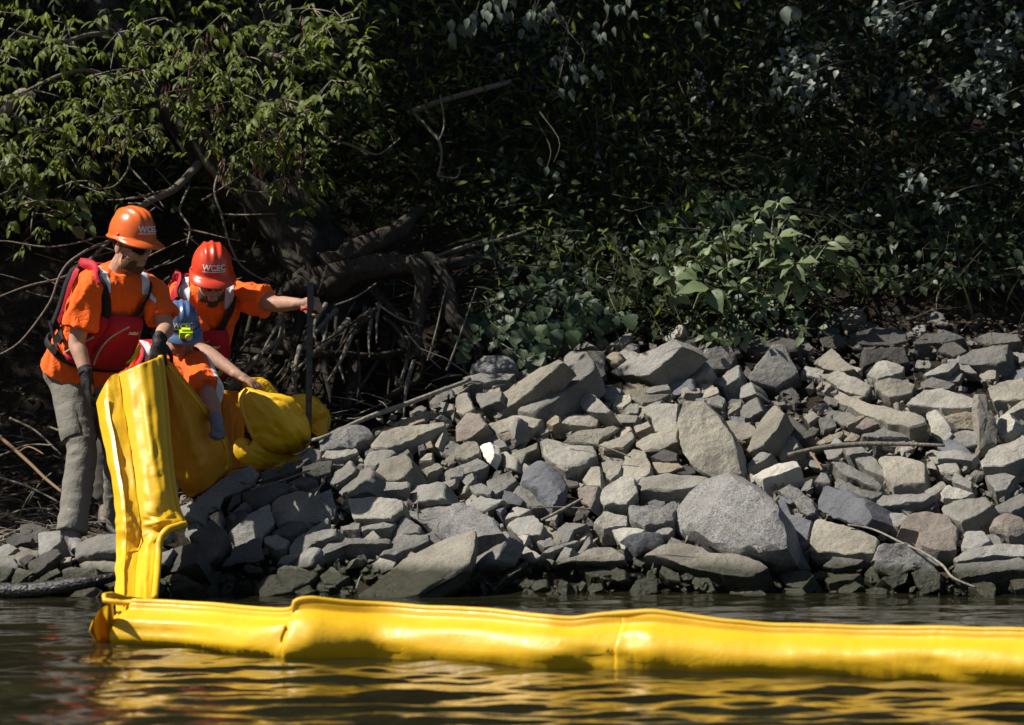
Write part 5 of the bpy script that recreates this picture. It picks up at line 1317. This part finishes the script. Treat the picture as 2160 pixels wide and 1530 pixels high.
# ---- the leaning boxelder at left with its roots
tree = Plant('boxelder_tree', 'leaning riverbank tree with yellow-green drooping leaves and bare tangled roots', 'tree', P(650, 660, 31.7))
tb = lambda l: [P(*q) for q in l]
tree.stem(tb([(705, 680, 31.75), (680, 610, 31.75), (640, 540, 31.8), (585, 470, 31.85), (520, 400, 31.9), (440, 320, 32.0), (330, 200, 32.2), (250, 60, 32.4), (200, -80, 32.6)]), [.23, .18, .15, .13, .12, .11, .10, .09, .08], BARK, 'trunk', 26, .04, 60, .5)
tree.stem(tb([(725, 690, 31.9), (690, 600, 31.95), (655, 500, 32.05), (620, 400, 32.1), (590, 300, 32.2), (575, 150, 32.3), (580, -60, 32.4)]), [.22, .17, .15, .14, .12, .10, .08], BARK, 'trunk', 26, .04, 60, .5)
for l, r in [
    ([(640, 590, 31.6), (600, 612, 31.5), (560, 640, 31.45), (535, 690, 31.4)], [.10, .07, .05, .02]),
    ([(660, 600, 31.5), (610, 600, 31.4), (575, 628, 31.4)], [.09, .06, .02]),
    ([(690, 560, 31.6), (760, 530, 31.6), (830, 490, 31.7), (900, 440, 32.0)], [.12, .09, .07, .03]),
    ([(690, 600, 31.6), (760, 570, 31.5), (840, 556, 31.5), (885, 575, 31.45), (888, 640, 31.4), (885, 700, 31.35), (880, 760, 31.2)], [.14, .11, .08, .07, .05, .045, .03]),
    ([(860, 565, 31.6), (920, 570, 31.6), (955, 625, 31.5), (965, 690, 31.4), (1000, 760, 31.3)], [.09, .08, .075, .06, .04]),
    ([(900, 575, 31.7), (980, 565, 31.7), (1060, 570, 31.8), (1150, 560, 31.9)], [.06, .05, .045, .04]),
    ([(920, 600, 31.8), (1000, 600, 31.8), (1100, 595, 31.9)], [.05, .045, .04]),
    ([(950, 640, 31.7), (1010, 625, 31.7), (1060, 600, 31.8)], [.035, .03, .02]),
    ([(700, 640, 31.7), (720, 720, 31.5), (740, 800, 31.3), (735, 870, 31.2)], [.14, .09, .06, .03]),
    ([(680, 660, 31.6), (665, 740, 31.4), (640, 820, 31.25), (630, 880, 31.1)], [.10, .06, .045, .03]),
    ([(720, 640, 31.9), (790, 700, 31.7), (830, 780, 31.5), (850, 850, 31.3)], [.16, .10, .05, .03]),
    ([(640, 650, 31.6), (610, 720, 31.4), (560, 800, 31.2), (500, 850, 31.1)], [.07, .04, .03, .02]),
    ([(780, 610, 31.6), (820, 660, 31.5), (870, 720, 31.4), (880, 790, 31.3), (820, 850, 31.15)], [.05, .04, .035, .03, .02]),
    ([(700, 700, 31.3), (690, 780, 31.2), (700, 860, 31.1)], [.035, .025, .015]),
    ([(480, 735, 31.3), (560, 735, 31.25), (650, 742, 31.2), (760, 748, 31.25), (870, 745, 31.35)], [.018, .022, .026, .022, .018])]:
    tree.stem(tb(l), [x * (.72 if x > .03 else .9) for x in r], ROOTM, 'root', 14, .06, 40, .55)
for i in range(46):                # thinner hanging roots, running down and left to the beach
    x0 = U(520, 880); y0 = U(640, 740); dx = U(-170, 10) if i % 3 else U(-20, 60); dy = U(60, 180); D = U(31.15, 31.65)
    tree.stem(tb([(x0, y0, D), (x0 + dx * .4 + U(-15, 15), y0 + dy * .45, D - .12), (x0 + dx + U(-12, 12), y0 + dy, D - .28)]), [U(.010, .022), U(.006, .015), .004], ROOTM if i % 2 else TWIG, 'root', 5, .03, 9)
for l, r in [
    ([(430, 330, 32.0), (360, 400, 31.6), (290, 440, 31.3), (240, 500, 31.1), (150, 580, 30.9), (60, 602, 30.8), (-20, 632, 30.8)], [.035, .03, .026, .016, .010, .008, .006]),
    ([(235, 505, 31.1), (160, 545, 30.7), (125, 582, 30.6), (100, 640, 30.55), (45, 722, 30.5), (-20, 758, 30.5)], [.012, .010, .009, .008, .007, .006]),
    ([(300, 190, 32.1), (240, 160, 31.6), (160, 150, 31.2), (60, 190, 31.0), (-30, 220, 30.9)], [.03, .02, .016, .012, .008]),
    ([(460, 330, 31.9), (420, 250, 31.5), (400, 170, 31.2), (420, 90, 31.0)], [.03, .02, .015, .01]),
    ([(560, 250, 32.2), (600, 220, 31.7), (640, 240, 31.4), (700, 300, 31.2), (720, 290, 31.1)], [.03, .02, .014, .01, .006]),
    ([(270, 90, 32.2), (200, 70, 31.6), (120, 90, 31.2), (20, 60, 31.0)], [.03, .02, .014, .008]),
    ([(275, 260, 31.6), (272, 300, 31.4), (275, 350, 31.3), (240, 395, 31.2), (190, 400, 31.1)], [.010, .012, .010, .007, .005]),
    ([(275, 350, 31.3), (320, 400, 31.2), (345, 440, 31.1)], [.008, .006, .004]),
    ([(70, 210, 31.2), (40, 200, 31.2), (-20, 290, 31.3)], [.05, .045, .04]),
    ([(560, 120, 32.1), (620, 110, 31.6), (690, 60, 31.3), (760, 40, 31.2)], [.02, .016, .012, .008]),
    ([(160, 430, 31.0), (80, 425, 30.9), (10, 440, 30.9)], [.008, .007, .005]),
    ([(400, 395, 31.5), (380, 440, 31.2), (400, 480, 31.1), (395, 520, 31.0)], [.010, .009, .008, .005]),
    ([(470, 350, 31.3), (450, 400, 31.2), (470, 460, 31.2), (510, 560, 31.3), (570, 600, 31.4)], [.009, .009, .009, .008, .006]),
    ([(200, 505, 30.9), (110, 520, 30.8), (20, 512, 30.8), (-20, 515, 30.8)], [.006, .007, .006, .005])]:
    tree.stem(tb(l), [x * .72 for x in r], TWIG, 'branch', 7, .018, 26)
for i in range(44):
    x0, y0 = U(0, 480), U(390, 640); a = U(-.9, .9) + (math.pi if i % 2 else 0); L = U(40, 120); D = U(30.9, 31.6); b_ = U(-30, 30)
    tree.stem(tb([(x0, y0, D), (x0 + math.cos(a) * L * .5, y0 + math.sin(a) * L * .4 + b_ * .4, D - .05), (x0 + math.cos(a) * L, y0 + math.sin(a) * L * .7 + b_, D - .08)]), [U(.003, .006), .0025], TWIG, 'twig', 4, .02, 8)
CL = [(110, 110, 1.1), (60, 200, .9), (200, 170, 1.2), (220, 205, 1.2), (60, 50, .7), (330, 100, .8), (420, 140, 1), (380, 130, 1), (560, 60, 1), (620, 120, 1), (600, 220, 1.1), (555, 235, 1), (640, 250, 1), (100, 290, 1), (140, 330, .8), (40, 340, .8),
      (400, 200, 1), (480, 280, .8), (60, 400, .7), (520, 320, 1), (620, 390, .7), (30, 250, .8), (250, 80, .8), (300, 285, .8), (700, 60, .8), (140, 60, .9), (480, 180, 1), (20, 130, .9), (450, 240, 1), (580, 300, 1), (350, 50, .6), (470, 40, .7), (640, 330, .9),
      (260, 250, .8), (180, 260, 1), (700, 180, .7), (760, 100, .6), (520, 130, .9), (660, 30, .8), (70, 460, .4), (160, 400, .5), (0, 300, .9), (300, 160, .8)]
def compound(pl, p, d, s, mat, shape='lance', k=5, pr=0):
    d = d.normalized(); sd = d.cross(Vector((0, 0, 1))); sd = sd.normalized() if sd.length > .1 else Vector((1, 0, 0))
    L = s * 1.5
    for i in range(k):
        if i == 0: q = p + d * L; dd_ = d
        else:
            lv = (i + 1) // 2; sg = 1 if i % 2 else -1; q = p + d * L * (1 - .33 * lv); dd_ = d * .55 + sd * sg * .9 + Vector((0, 0, -.25))
        pl.leaf(shape, mat, q, dd_ + rv(.25), SUNN + rv(.45), s * U(.75, 1.15), 1, pr)
for (cx, cy_, wgt) in CL:
    D = U(30.75, 31.5); near = U(0, 1)
    if cx > 330 and cy_ > 180: D = U(31.0, 31.5)
    for t_ in range(int(17 * wgt)):
        x, y = cx + RP.gauss(0, 38), cy_ + RP.gauss(0, 30); q = P(x, y, D + RP.gauss(0, .12))
        compound(tree, q, Vector((U(-.9, .9), U(-.7, .1), U(-1, .1))), U(.038, .068), 'elder', 'lance' if RP.random() < .7 else 'toothed', RP.choice((3, 5, 5)), .05)
        if t_ % 3 == 0: tree.stem([P(cx, cy_ - 10, D + .1), P((x + cx) / 2, (y + cy_) / 2 - 8, D), q], [.005, .0025], TWIG, 'twig', 4, .01, 6)
for i in range(420):               # deeper, shaded foliage of the same tree
    x, y = U(-60, 800), U(-40, 400)
    if 230 < x < 480 and y > 270: continue
    if x > 620 and y > 300: continue
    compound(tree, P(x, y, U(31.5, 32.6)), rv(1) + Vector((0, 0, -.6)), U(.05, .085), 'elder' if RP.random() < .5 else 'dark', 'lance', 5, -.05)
for i in range(60):                # broader leaves low on the left edge
    x, y = RP.choice(((75, 385), (90, 410), (60, 370), (20, 330), (150, 450)));
    tree.leaf('toothed', 'pale' if i % 3 else 'elder', P(x + RP.gauss(0, 28), y + RP.gauss(0, 24), U(31.0, 31.3)), rv(1) + Vector((0, -.3, -.7)), SUNN + rv(.4), U(.06, .10), 1.5)
for (x, y) in [(450, 60), (470, 55), (375, 95), (430, 70), (520, 195), (460, 220), (550, 265), (225, 275), (195, 295), (255, 270), (630, 320), (540, 330), (465, 335), (480, 345), (555, 345), (600, 370), (590, 295), (380, 175), (640, 35), (350, 180), (335, 260), (240, 330)]:
    acc = Acc(); c = P(x, y, U(30.9, 31.1)); V, F = LM_['seed']
    for k in range(14):
        M = lmat(c + rv(.022) + Vector((0, 0, -.03 * (k % 4))), rv(.5) + Vector((0, 0, -1)), rv(1), U(.035, .048)); acc.add([M @ Vector(v) for v in V], F)
    part('seed_cluster', acc.v, acc.f, LEAF['seed'], tree.root)
tree.done(300)

# ---- ivy-like vine over the crest
def scatter_plant(name, label, cat, polyg, count, shape, mat, s0, s1, lift_=(.1, .4), nrm=Vector((-.2, -.75, .6)), tip=Vector((.1, -.35, -.8)), limit=290, mats2=None, stems=6, w=1.0, grp=None, D0=None):
    cx = sum(q[0] for q in polyg) / len(polyg); cyy = sum(q[1] for q in polyg) / len(polyg)
    pl = Plant(name, label, cat, hit(cx, max(q[1] for q in polyg)), grp); xs = [q[0] for q in polyg]; ys = [q[1] for q in polyg]; c = 0; pts = []
    while c < count:
        x, y = U(min(xs), max(xs)), U(min(ys), max(ys))
        if not inside((x, y), polyg): continue
        h_ = hit(x, y) if D0 is None else P(x, y, D0); p = P(x, y, h_.y - U(*lift_)); m_ = mat if not mats2 or RP.random() < .7 else mats2
        pl.leaf(shape, m_, p, tip + rv(.55), nrm + rv(.35), U(s0, s1), w); c += 1; pts.append((x, y, h_))
    for i in range(stems):
        a, b_ = RP.choice(pts), RP.choice(pts)
        pl.stem([a[2] + Vector((0, -.03, 0)), (a[2] + b_[2]) / 2 + Vector((0, -.15, .05)), P(b_[0], b_[1], b_[2].y - .2)], [.006, .003], TWIG, 'vine' if 'vine' in name else 'stem', 4, .015, 8)
    pl.done(limit); return pl
scatter_plant('vine_plant', 'dense ivy-like vine of lobed leaves spilling over the left end of the stones', 'vine',
              [(955, 720), (975, 650), (1010, 625), (1090, 600), (1130, 570), (1190, 572), (1215, 610), (1260, 640), (1330, 660), (1320, 690), (1240, 690), (1180, 720), (1120, 765), (1080, 765), (1030, 720), (985, 745)], 340, 'heart', 'ivy', .05, .105, (.05, .45), stems=10, w=.95)
scatter_plant('vine_plant', 'darker ivy-like vine of small leaves climbing the shaded bank above the stone crest', 'vine',
              [(1040, 560), (1060, 470), (1180, 440), (1330, 500), (1400, 640), (1300, 640), (1200, 575), (1120, 570)], 190, 'heart', 'dark', .05, .085, (.05, .4), stems=8)
# ---- broad-leaved shrub on the crest
shr = Plant('broadleaf_shrub', 'sunlit shrub with large oval pale green leaves on the middle of the stone crest', 'shrub', hit(1560, 690))
SPR = [(1610, 440, 5, .10), (1640, 425, 4, .10), (1590, 470, 5, .11), (1660, 460, 4, .12), (1540, 480, 4, .11), (1420, 590, 5, .16), (1400, 575, 3, .14), (1470, 545, 5, .13), (1500, 515, 4, .12), (1450, 560, 3, .13), (1500, 610, 4, .19), (1530, 565, 4, .13), (1640, 500, 5, .16), (1625, 515, 4, .16), (1680, 555, 5, .17), (1700, 600, 4, .17), (1755, 505, 4, .14), (1765, 550, 4, .16), (1735, 520, 4, .14), (1655, 580, 5, .16),
       (1600, 540, 4, .12), (1560, 600, 5, .12), (1610, 620, 4, .11), (1530, 500, 4, .10), (1690, 520, 4, .13), (1420, 620, 3, .12), (1640, 545, 4, .13)]
for (x, y, k, s_) in SPR:
    h_ = hit(x, y); c = P(x, y, min(h_.y - U(.3, .6), U(31.35, 31.6))); a0 = U(-.4, .4)
    shr.stem([P(x * .8 + 1570 * .2, y * .6 + 690 * .4, 31.65), P(x * .9 + 1560 * .1, y * .85 + 100, 31.7), c], [.009, .004], TWIG, 'stem', 5, .01, 9)
    for i in range(k):
        a = a0 + (i - (k - 1) / 2) * 1.15; d = Vector((math.sin(a) * .95 + U(-.15, .15), -.45 + U(-.2, .2), -math.cos(a) * .55 + U(-.25, .15)))
        shr.leaf('oval', 'pale', c + d * .015, d + rv(.2), Vector((-.45, -.45, .8)) + rv(.35), s_ * U(.5, .98), U(.75, 1.1))
for i in range(320):
    x, y = RP.gauss(1560, 85), RP.gauss(640, 48)
    if y > 722: continue
    h_ = hit(x, y); shr.leaf('small', 'pale' if i % 3 else 'ivy', P(x, y, min(h_.y - U(.05, .35), 31.75)), rv(1) + Vector((0, -.3, -.3)), SUNN + rv(.4), U(.045, .075))
shr.done(290)
scatter_plant('sapling', 'small bright green leafy seedling growing between the top stones below the broad-leaved shrub', 'plant', [(1490, 690), (1540, 660), (1590, 690), (1580, 720), (1530, 725)], 46, 'small', 'pale', .045, .08, (.02, .15), stems=5)
scatter_plant('shrub', 'upright sprig of very pale sunlit leaves on the dark bank above the broad-leaved shrub', 'shrub', [(1620, 400), (1650, 395), (1655, 440), (1640, 480), (1620, 478), (1615, 440)], 34, 'small', 'grey', .06, .085, (.1, .3), stems=2)
scatter_plant('shrub', 'leafy green bush in half shade filling the bank left of the broad-leaved shrub', 'shrub', [(1380, 430), (1480, 380), (1600, 420), (1620, 520), (1500, 540), (1390, 560), (1340, 500)], 230, 'small', 'ivy', .05, .095, (.05, .5), mats2='elder', stems=8)
scatter_plant('shrub', 'burdock-like plant with few big wrinkled leaves high on the shaded bank', 'plant', [(1580, 330), (1700, 320), (1720, 390), (1680, 400), (1600, 360)], 20, 'oval', 'ivy', .10, .17, (.1, .3), stems=3, w=1.2)
scatter_plant('shrub', 'dark spreading bush above the shaded right end of the stone crest', 'shrub', [(1700, 440), (1900, 400), (2100, 430), (2170, 560), (2000, 610), (1850, 600), (1790, 520)], 260, 'small', 'dark', .05, .09, (.05, .5), mats2='ivy', stems=10)
# ---- grey-leaved branches at upper right
gl_ = Plant('shrub', 'tall bush with pale grey-green leaf clusters catching light at the upper right', 'shrub', hit(2000, 520))
for (x, y, k) in [(1680, 130, 34), (1720, 125, 30), (1650, 155, 26), (1700, 165, 22), (1640, 60, 8), (1690, 195, 14), (1710, 205, 12), (1860, 30, 26), (1880, 40, 20), (1875, 20, 14), (1900, 62, 8), (2100, 100, 34), (2110, 130, 30), (2060, 165, 30), (2030, 175, 16), (2085, 180, 22), (2120, 85, 14), (2010, 200, 8), (2090, 215, 16), (1920, 195, 16), (1930, 215, 14), (1925, 235, 10), (1990, 420, 10), (2015, 470, 14), (2030, 480, 8), (1880, 190, 8), (1990, 90, 5), (2140, 30, 20), (2060, 20, 14), (1960, 20, 10), (2150, 300, 12), (1920, 380, 10), (1910, 390, 8), (2080, 330, 8)]:
    D = U(31.4, 32.2); c = P(x, y, D); a = U(-.5, .5)
    gl_.stem([P(x + 110, y - 40, D + .3), P(x + 50, y - 25, D + .1), c], [.006, .003], DIMTWIG, 'branch', 5, .02, 8)
    for i in range(k):
        q = P(x + RP.gauss(0, 20), y + RP.gauss(0, 15), D + RP.gauss(0, .07)); gl_.leaf('oval', 'grey', q, Vector((U(-1, .6), U(-.5, .2), U(-1, .3))), SUNN + rv(.4), U(.038, .062), 1.1, .1)
for i in range(900):
    q = P(U(1560, 2250), U(-60, 480), U(31.7, 32.8)); gl_.leaf('oval', 'dark', q, rv(1), SUNN + rv(.6), U(.04, .07))
gl_.done(300)
gc = Plant('shrub', 'overhanging branches with hanging grey-green leaves at the top middle of the bank', 'shrub', hit(1200, 430))
for (x, y, k, s_) in [(1175, 190, 1, .075), (1190, 195, 1, .085), (1130, 30, 9, .05), (1170, 22, 10, .05), (1190, 105, 12, .045), (1180, 120, 10, .045), (960, 70, 6, .08), (1000, 35, 6, .07), (1035, 5, 8, .07), (1165, 345, 4, .055), (1155, 355, 2, .05), (1220, 150, 8, .06), (1270, 60, 6, .06), (1060, 20, 6, .07), (1120, 45, 8, .06), (1660, 20, 4, .10), (1480, 40, 5, .07), (1320, 20, 6, .06)]:
    D = U(31.5, 32.0); gc.stem([P(x + U(-60, 60), y - 110, D + .3), P(x + 10, y - 45, D + .1), P(x, y, D)], [.005, .002], DIMTWIG, 'branch', 5, .02, 8)
    for i in range(k): gc.leaf('oval', 'grey', P(x + RP.gauss(0, 16), y + RP.gauss(0, 12), D + RP.gauss(0, .05)), Vector((U(-.5, .5), U(-.5, .1), -1)), SUNN + rv(.3), s_ * U(.8, 1.1), .95, .1)
for i in range(700):
    gc.leaf('lance', 'elder' if i % 2 else 'dark', P(U(760, 1600), U(-60, 260), U(31.9, 32.9)), rv(1) + Vector((0, 0, -.4)), SUNN + rv(.6), U(.04, .08))
gc.done(300)
# white flower heads
FLW = simple('flower_white', (.45, .43, .42), .7)
for i, (x, y) in enumerate([(1475, 160), (1460, 190), (1700, 235), (1760, 210), (1480, 250)]):
    acc = Acc(); h_ = hit(x, y); c = P(x, y, h_.y - .25)
    for k in range(22):
        p = c + Vector((RP.gauss(0, .03), RP.gauss(0, .02), RP.gauss(0, .022))); acc.ellipsoid(p, (Vector((.007, 0, 0)), Vector((0, .007, 0)), Vector((0, 0, .006))), 5, 3)
    t_ = thing('flower', ['fluffy whitish flower head, upper one left of the grey-leaved bush', 'fluffy whitish flower head just below the upper left one', 'whitish flower head under the grey-green leaf clusters', 'whitish flower head furthest right on the shaded bank', 'lowest whitish flower head left of the grey-leaved bush'][i], 'flower', hit(x, y + 50), 'whitish flower heads on the shaded bank')
    part('flower_head', acc.v, acc.f, FLW, t_); ac = Acc(); ac.tube([hit(x, y + 50), c], [.003], 4, n=5); part('stem', ac.v, ac.f, LEAF['grass'], t_)
# ---- grass tufts
def tuft(px, py, n_, L, label, sp=.12):
    base = hit(px, py); root = thing('grass_tuft', label, 'grass', base, 'grass tufts on the shaded bank'); V = []; F = []
    for i in range(n_):
        a = U(0, 6.28); b_ = base + Vector((RP.gauss(0, sp), RP.gauss(0, sp * .5), 0)); b_.z = zt(b_.x, b_.y) - .02; dr = Vector((math.cos(a), math.sin(a) * .6 - .45, 0)) * U(.3, 1.1); l_ = L * U(.5, 1.1); w = U(.003, .006); sd = Vector((-dr.y, dr.x, 0)).normalized()
        k0 = len(V)
        for k in range(6):
            u = k / 5; p = b_ + dr * l_ * u * u * .8 + Vector((0, 0, l_ * (u - .45 * u * u * dr.length))); ww = w * (1 - u * .9); V += [p - sd * ww, p + sd * ww]
        for k in range(5): F.append((k0 + 2 * k, k0 + 2 * k + 1, k0 + 2 * k + 3, k0 + 2 * k + 2))
    o = part('blades', V, F, LEAF['grass'], root); o['kind'] = 'stuff'
for (x, y, n_, L, lb) in [(1330, 440, 90, .42, 'tuft of long arching grass in the middle of the bank above the vines'), (1300, 500, 70, .38, 'grass tuft just above the ivy-like vine, below the longer tuft'), (1180, 590, 40, .3, 'thin grass tuft beside the horizontal roots'), (1500, 330, 80, .42, 'dark grass tuft high up between the two leafy bushes'), (1400, 280, 90, .5, 'tall dim grass clump near the top of the bank'), (1230, 380, 80, .45, 'dim grass tuft right of the bare twigs'), (1640, 290, 70, .4, 'grass tuft under the grey-green leaf clusters')]:
    tuft(x, y, n_, L, lb)
# ---- bare twigs hanging in the middle
for i, (l, r, lb) in enumerate([
    ([(870, 235, 32.2), (905, 270, 32.0), (928, 300, 31.9), (930, 335, 31.9), (922, 370, 31.9)], [.010, .009, .006], 'crooked bare grey twig hanging in the dark middle of the bank'),
    ([(720, 302, 31.8), (760, 315, 31.8), (800, 325, 31.8), (845, 290, 31.8)], [.008, .007, .005], 'forked bare twig right of the leaning trunk'),
    ([(930, 200, 32.0), (938, 260, 32.0), (925, 300, 31.9)], [.006, .005, .004], 'upright thin twig above the crooked one'),
    ([(920, 370, 31.9), (960, 375, 31.9), (970, 355, 31.9)], [.005, .004], 'short curved twig under the crooked one'),
    ([(860, 240, 32.4), (960, 205, 32.3), (1080, 170, 32.3), (1000, 190, 32.3)], [.02, .016, .012], 'dark slanting branch crossing above the bare twigs'),
    ([(1040, 500, 31.9), (980, 520, 31.8), (920, 540, 31.8), (1110, 490, 31.9)][::-1], [.010, .008], 'pale dead branch lying above the horizontal roots')]):
    stick(l, r, lb, TWIG, 'twig' if r[0] < .009 else 'branch')
for (x, y, dx, dy) in [(705, 645, 90, -48), (690, 560, -20, 60), (900, 760, 40, -150), (940, 780, 65, -170), (850, 690, 80, 90), (790, 640, 100, 50)]:
    stick([(x, y, 31.0), (x + dx * .5, y + dy * .5 + 6, 31.0), (x + dx, y + dy, 31.05)], [.006, .004], f"{'short' if abs(dy) < 80 else 'long'} thin dead stick standing among the roots at {'their left end' if x < 700 else 'the gripped post' if x < 720 else 'the right end' if x > 880 else 'the middle'}{', steeper' if abs(dy) > 155 else ''}{', slanting up' if dy < -100 else ''}{', lower one' if x == 850 else ''}", TWIG, 'twig')

# ---- uncountable cover of the bank
def bank_cover(name, label, n_, shape, mat, s0, s1, hmax, rng, xr=(-3.6, 3.6), yr=(31.5, 35.2), keep=None, flat=False, thin=1.0):
    q = random.Random(rng); ms = []
    while len(ms) < n_:
        x, y = q.uniform(*xr), q.uniform(*yr); z = zt(x, y)
        h_ = q.random() ** 2 * hmax; p = Vector((x, y - h_ * .35, z + h_)); px, py = pix(p)
        if py < -120 or (keep and not keep(px, py)): continue
        d = Vector((q.uniform(-1, 1), q.uniform(-1, .4), q.uniform(-.9, .5))); nn = Vector((q.uniform(-.8, .8), q.uniform(-1, .2), q.uniform(.1, 1)))
        if flat: d.z *= .15; nn = Vector((q.uniform(-.3, .3), q.uniform(-.5, 0), 1))
        ms.append(lmat(p, d, nn, q.uniform(s0, s1), q.uniform(.7, 1.2) * thin))
    o = merged(name, shape, ms, mat); tag(o, label, name.replace('_', ' '), kind='stuff')
free = lambda x, y: not (y > 470 and x < 1010) and not (x > 1600 and y > 610)
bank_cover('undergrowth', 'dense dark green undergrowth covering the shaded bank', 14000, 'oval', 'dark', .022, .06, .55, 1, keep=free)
bank_cover('undergrowth', 'mixed yellow-green undergrowth leaves on the shaded bank', 2600, 'lance', 'elder', .03, .07, .6, 2, keep=lambda x, y: free(x, y) and x < 1500)
bank_cover('undergrowth', 'bluish green undergrowth leaves on the right of the bank', 1300, 'small', 'grey', .025, .055, .6, 3, keep=lambda x, y: free(x, y) and x > 1000 and noise.noise(Vector((x * .006, y * .006, 0))) > .02)
bank_cover('grass', 'long dim grass blades drooping over the shaded bank', 5200, 'lance', 'grass', .10, .26, .35, 6, keep=lambda x, y: free(x, y) and noise.noise(Vector((x * .005, y * .007, 4))) > -.1, thin=.16)
bank_cover('leaf_litter', 'dry brown leaf litter on the soil under the roots and behind the workers', 5200, 'small', 'dry', .02, .05, .02, 4, xr=(-3.4, .2), yr=(29.6, 32.8), flat=True, keep=lambda x, y: x < 400 or y < 985 - (x - 400) * .42)
bank_cover('leaf_litter', 'dry leaves between the shaded stones at the top right of the bank', 900, 'small', 'dry', .02, .045, .02, 5, xr=(.8, 3.2), yr=(31.2, 32.3), flat=True)
acc = Acc(); q = random.Random(8)
for i in range(900):
    x, y = q.uniform(-3.2, 3.2), q.uniform(31.4, 34.4); p = Vector((x, y - .1, zt(x, y) + q.uniform(.02, .5))); d = Vector((q.uniform(-1, 1), q.uniform(-.6, .3), q.uniform(-.6, .8))).normalized() * q.uniform(.12, .45)
    acc.tube([p, p + d * .5 + Vector((q.uniform(-.04, .04), 0, q.uniform(-.04, .04))), p + d], [q.uniform(.0012, .0035), .001], 4)
o = link('brushwood', mesh('brushwood', acc.v, acc.f), DIMTWIG); tag(o, 'thin dead twigs tangled in the undergrowth', 'brushwood', kind='stuff')
acc = Acc()
for i in range(420):
    x, y = q.uniform(-2.9, -.2), q.uniform(29.7, 32.2); p = Vector((x, y, zt(x, y) + q.uniform(.0, .06))); d = Vector((q.uniform(-1, 1), q.uniform(-.8, .3), q.uniform(-.15, .25))).normalized() * q.uniform(.08, .32)
    if x > -1.45 and y < 30.9: continue
    acc.tube([p, p + d * .5 + Vector((0, 0, q.uniform(-.01, .03))), p + d], [q.uniform(.003, .007), .002], 4)
o = link('brushwood', mesh('brushwood', acc.v, acc.f), TWIG); tag(o, 'broken twigs and reed stems littering the soil behind the workers', 'brushwood', kind='stuff')

# ---- the trees on top of the bank whose overhanging crowns shade it
def crown_mesh(seed, rx, ry, rz, n_, s0, s1):
    q = random.Random(seed); ms = []
    cl = [Vector((q.uniform(-1, 1), q.uniform(-1, 1), q.uniform(-1, 1))) for i in range(60)]; cl = [c for c in cl if c.length < 1]
    while len(ms) < n_:
        c = q.choice(cl) + Vector((q.gauss(0, .17), q.gauss(0, .17), q.gauss(0, .2)))
        if c.length > 1.15: continue
        ms.append(lmat(Vector((c.x * rx, c.y * ry, c.z * rz)), Vector((q.uniform(-1, 1), q.uniform(-1, 1), q.uniform(-1, .2))), Vector((q.uniform(-.7, .7), q.uniform(-.7, .7), 1)), q.uniform(s0, s1)))
    o = merged('crown', 'quad', ms, 'dark'); m_ = o.data; bpy.data.objects.remove(o); return m_
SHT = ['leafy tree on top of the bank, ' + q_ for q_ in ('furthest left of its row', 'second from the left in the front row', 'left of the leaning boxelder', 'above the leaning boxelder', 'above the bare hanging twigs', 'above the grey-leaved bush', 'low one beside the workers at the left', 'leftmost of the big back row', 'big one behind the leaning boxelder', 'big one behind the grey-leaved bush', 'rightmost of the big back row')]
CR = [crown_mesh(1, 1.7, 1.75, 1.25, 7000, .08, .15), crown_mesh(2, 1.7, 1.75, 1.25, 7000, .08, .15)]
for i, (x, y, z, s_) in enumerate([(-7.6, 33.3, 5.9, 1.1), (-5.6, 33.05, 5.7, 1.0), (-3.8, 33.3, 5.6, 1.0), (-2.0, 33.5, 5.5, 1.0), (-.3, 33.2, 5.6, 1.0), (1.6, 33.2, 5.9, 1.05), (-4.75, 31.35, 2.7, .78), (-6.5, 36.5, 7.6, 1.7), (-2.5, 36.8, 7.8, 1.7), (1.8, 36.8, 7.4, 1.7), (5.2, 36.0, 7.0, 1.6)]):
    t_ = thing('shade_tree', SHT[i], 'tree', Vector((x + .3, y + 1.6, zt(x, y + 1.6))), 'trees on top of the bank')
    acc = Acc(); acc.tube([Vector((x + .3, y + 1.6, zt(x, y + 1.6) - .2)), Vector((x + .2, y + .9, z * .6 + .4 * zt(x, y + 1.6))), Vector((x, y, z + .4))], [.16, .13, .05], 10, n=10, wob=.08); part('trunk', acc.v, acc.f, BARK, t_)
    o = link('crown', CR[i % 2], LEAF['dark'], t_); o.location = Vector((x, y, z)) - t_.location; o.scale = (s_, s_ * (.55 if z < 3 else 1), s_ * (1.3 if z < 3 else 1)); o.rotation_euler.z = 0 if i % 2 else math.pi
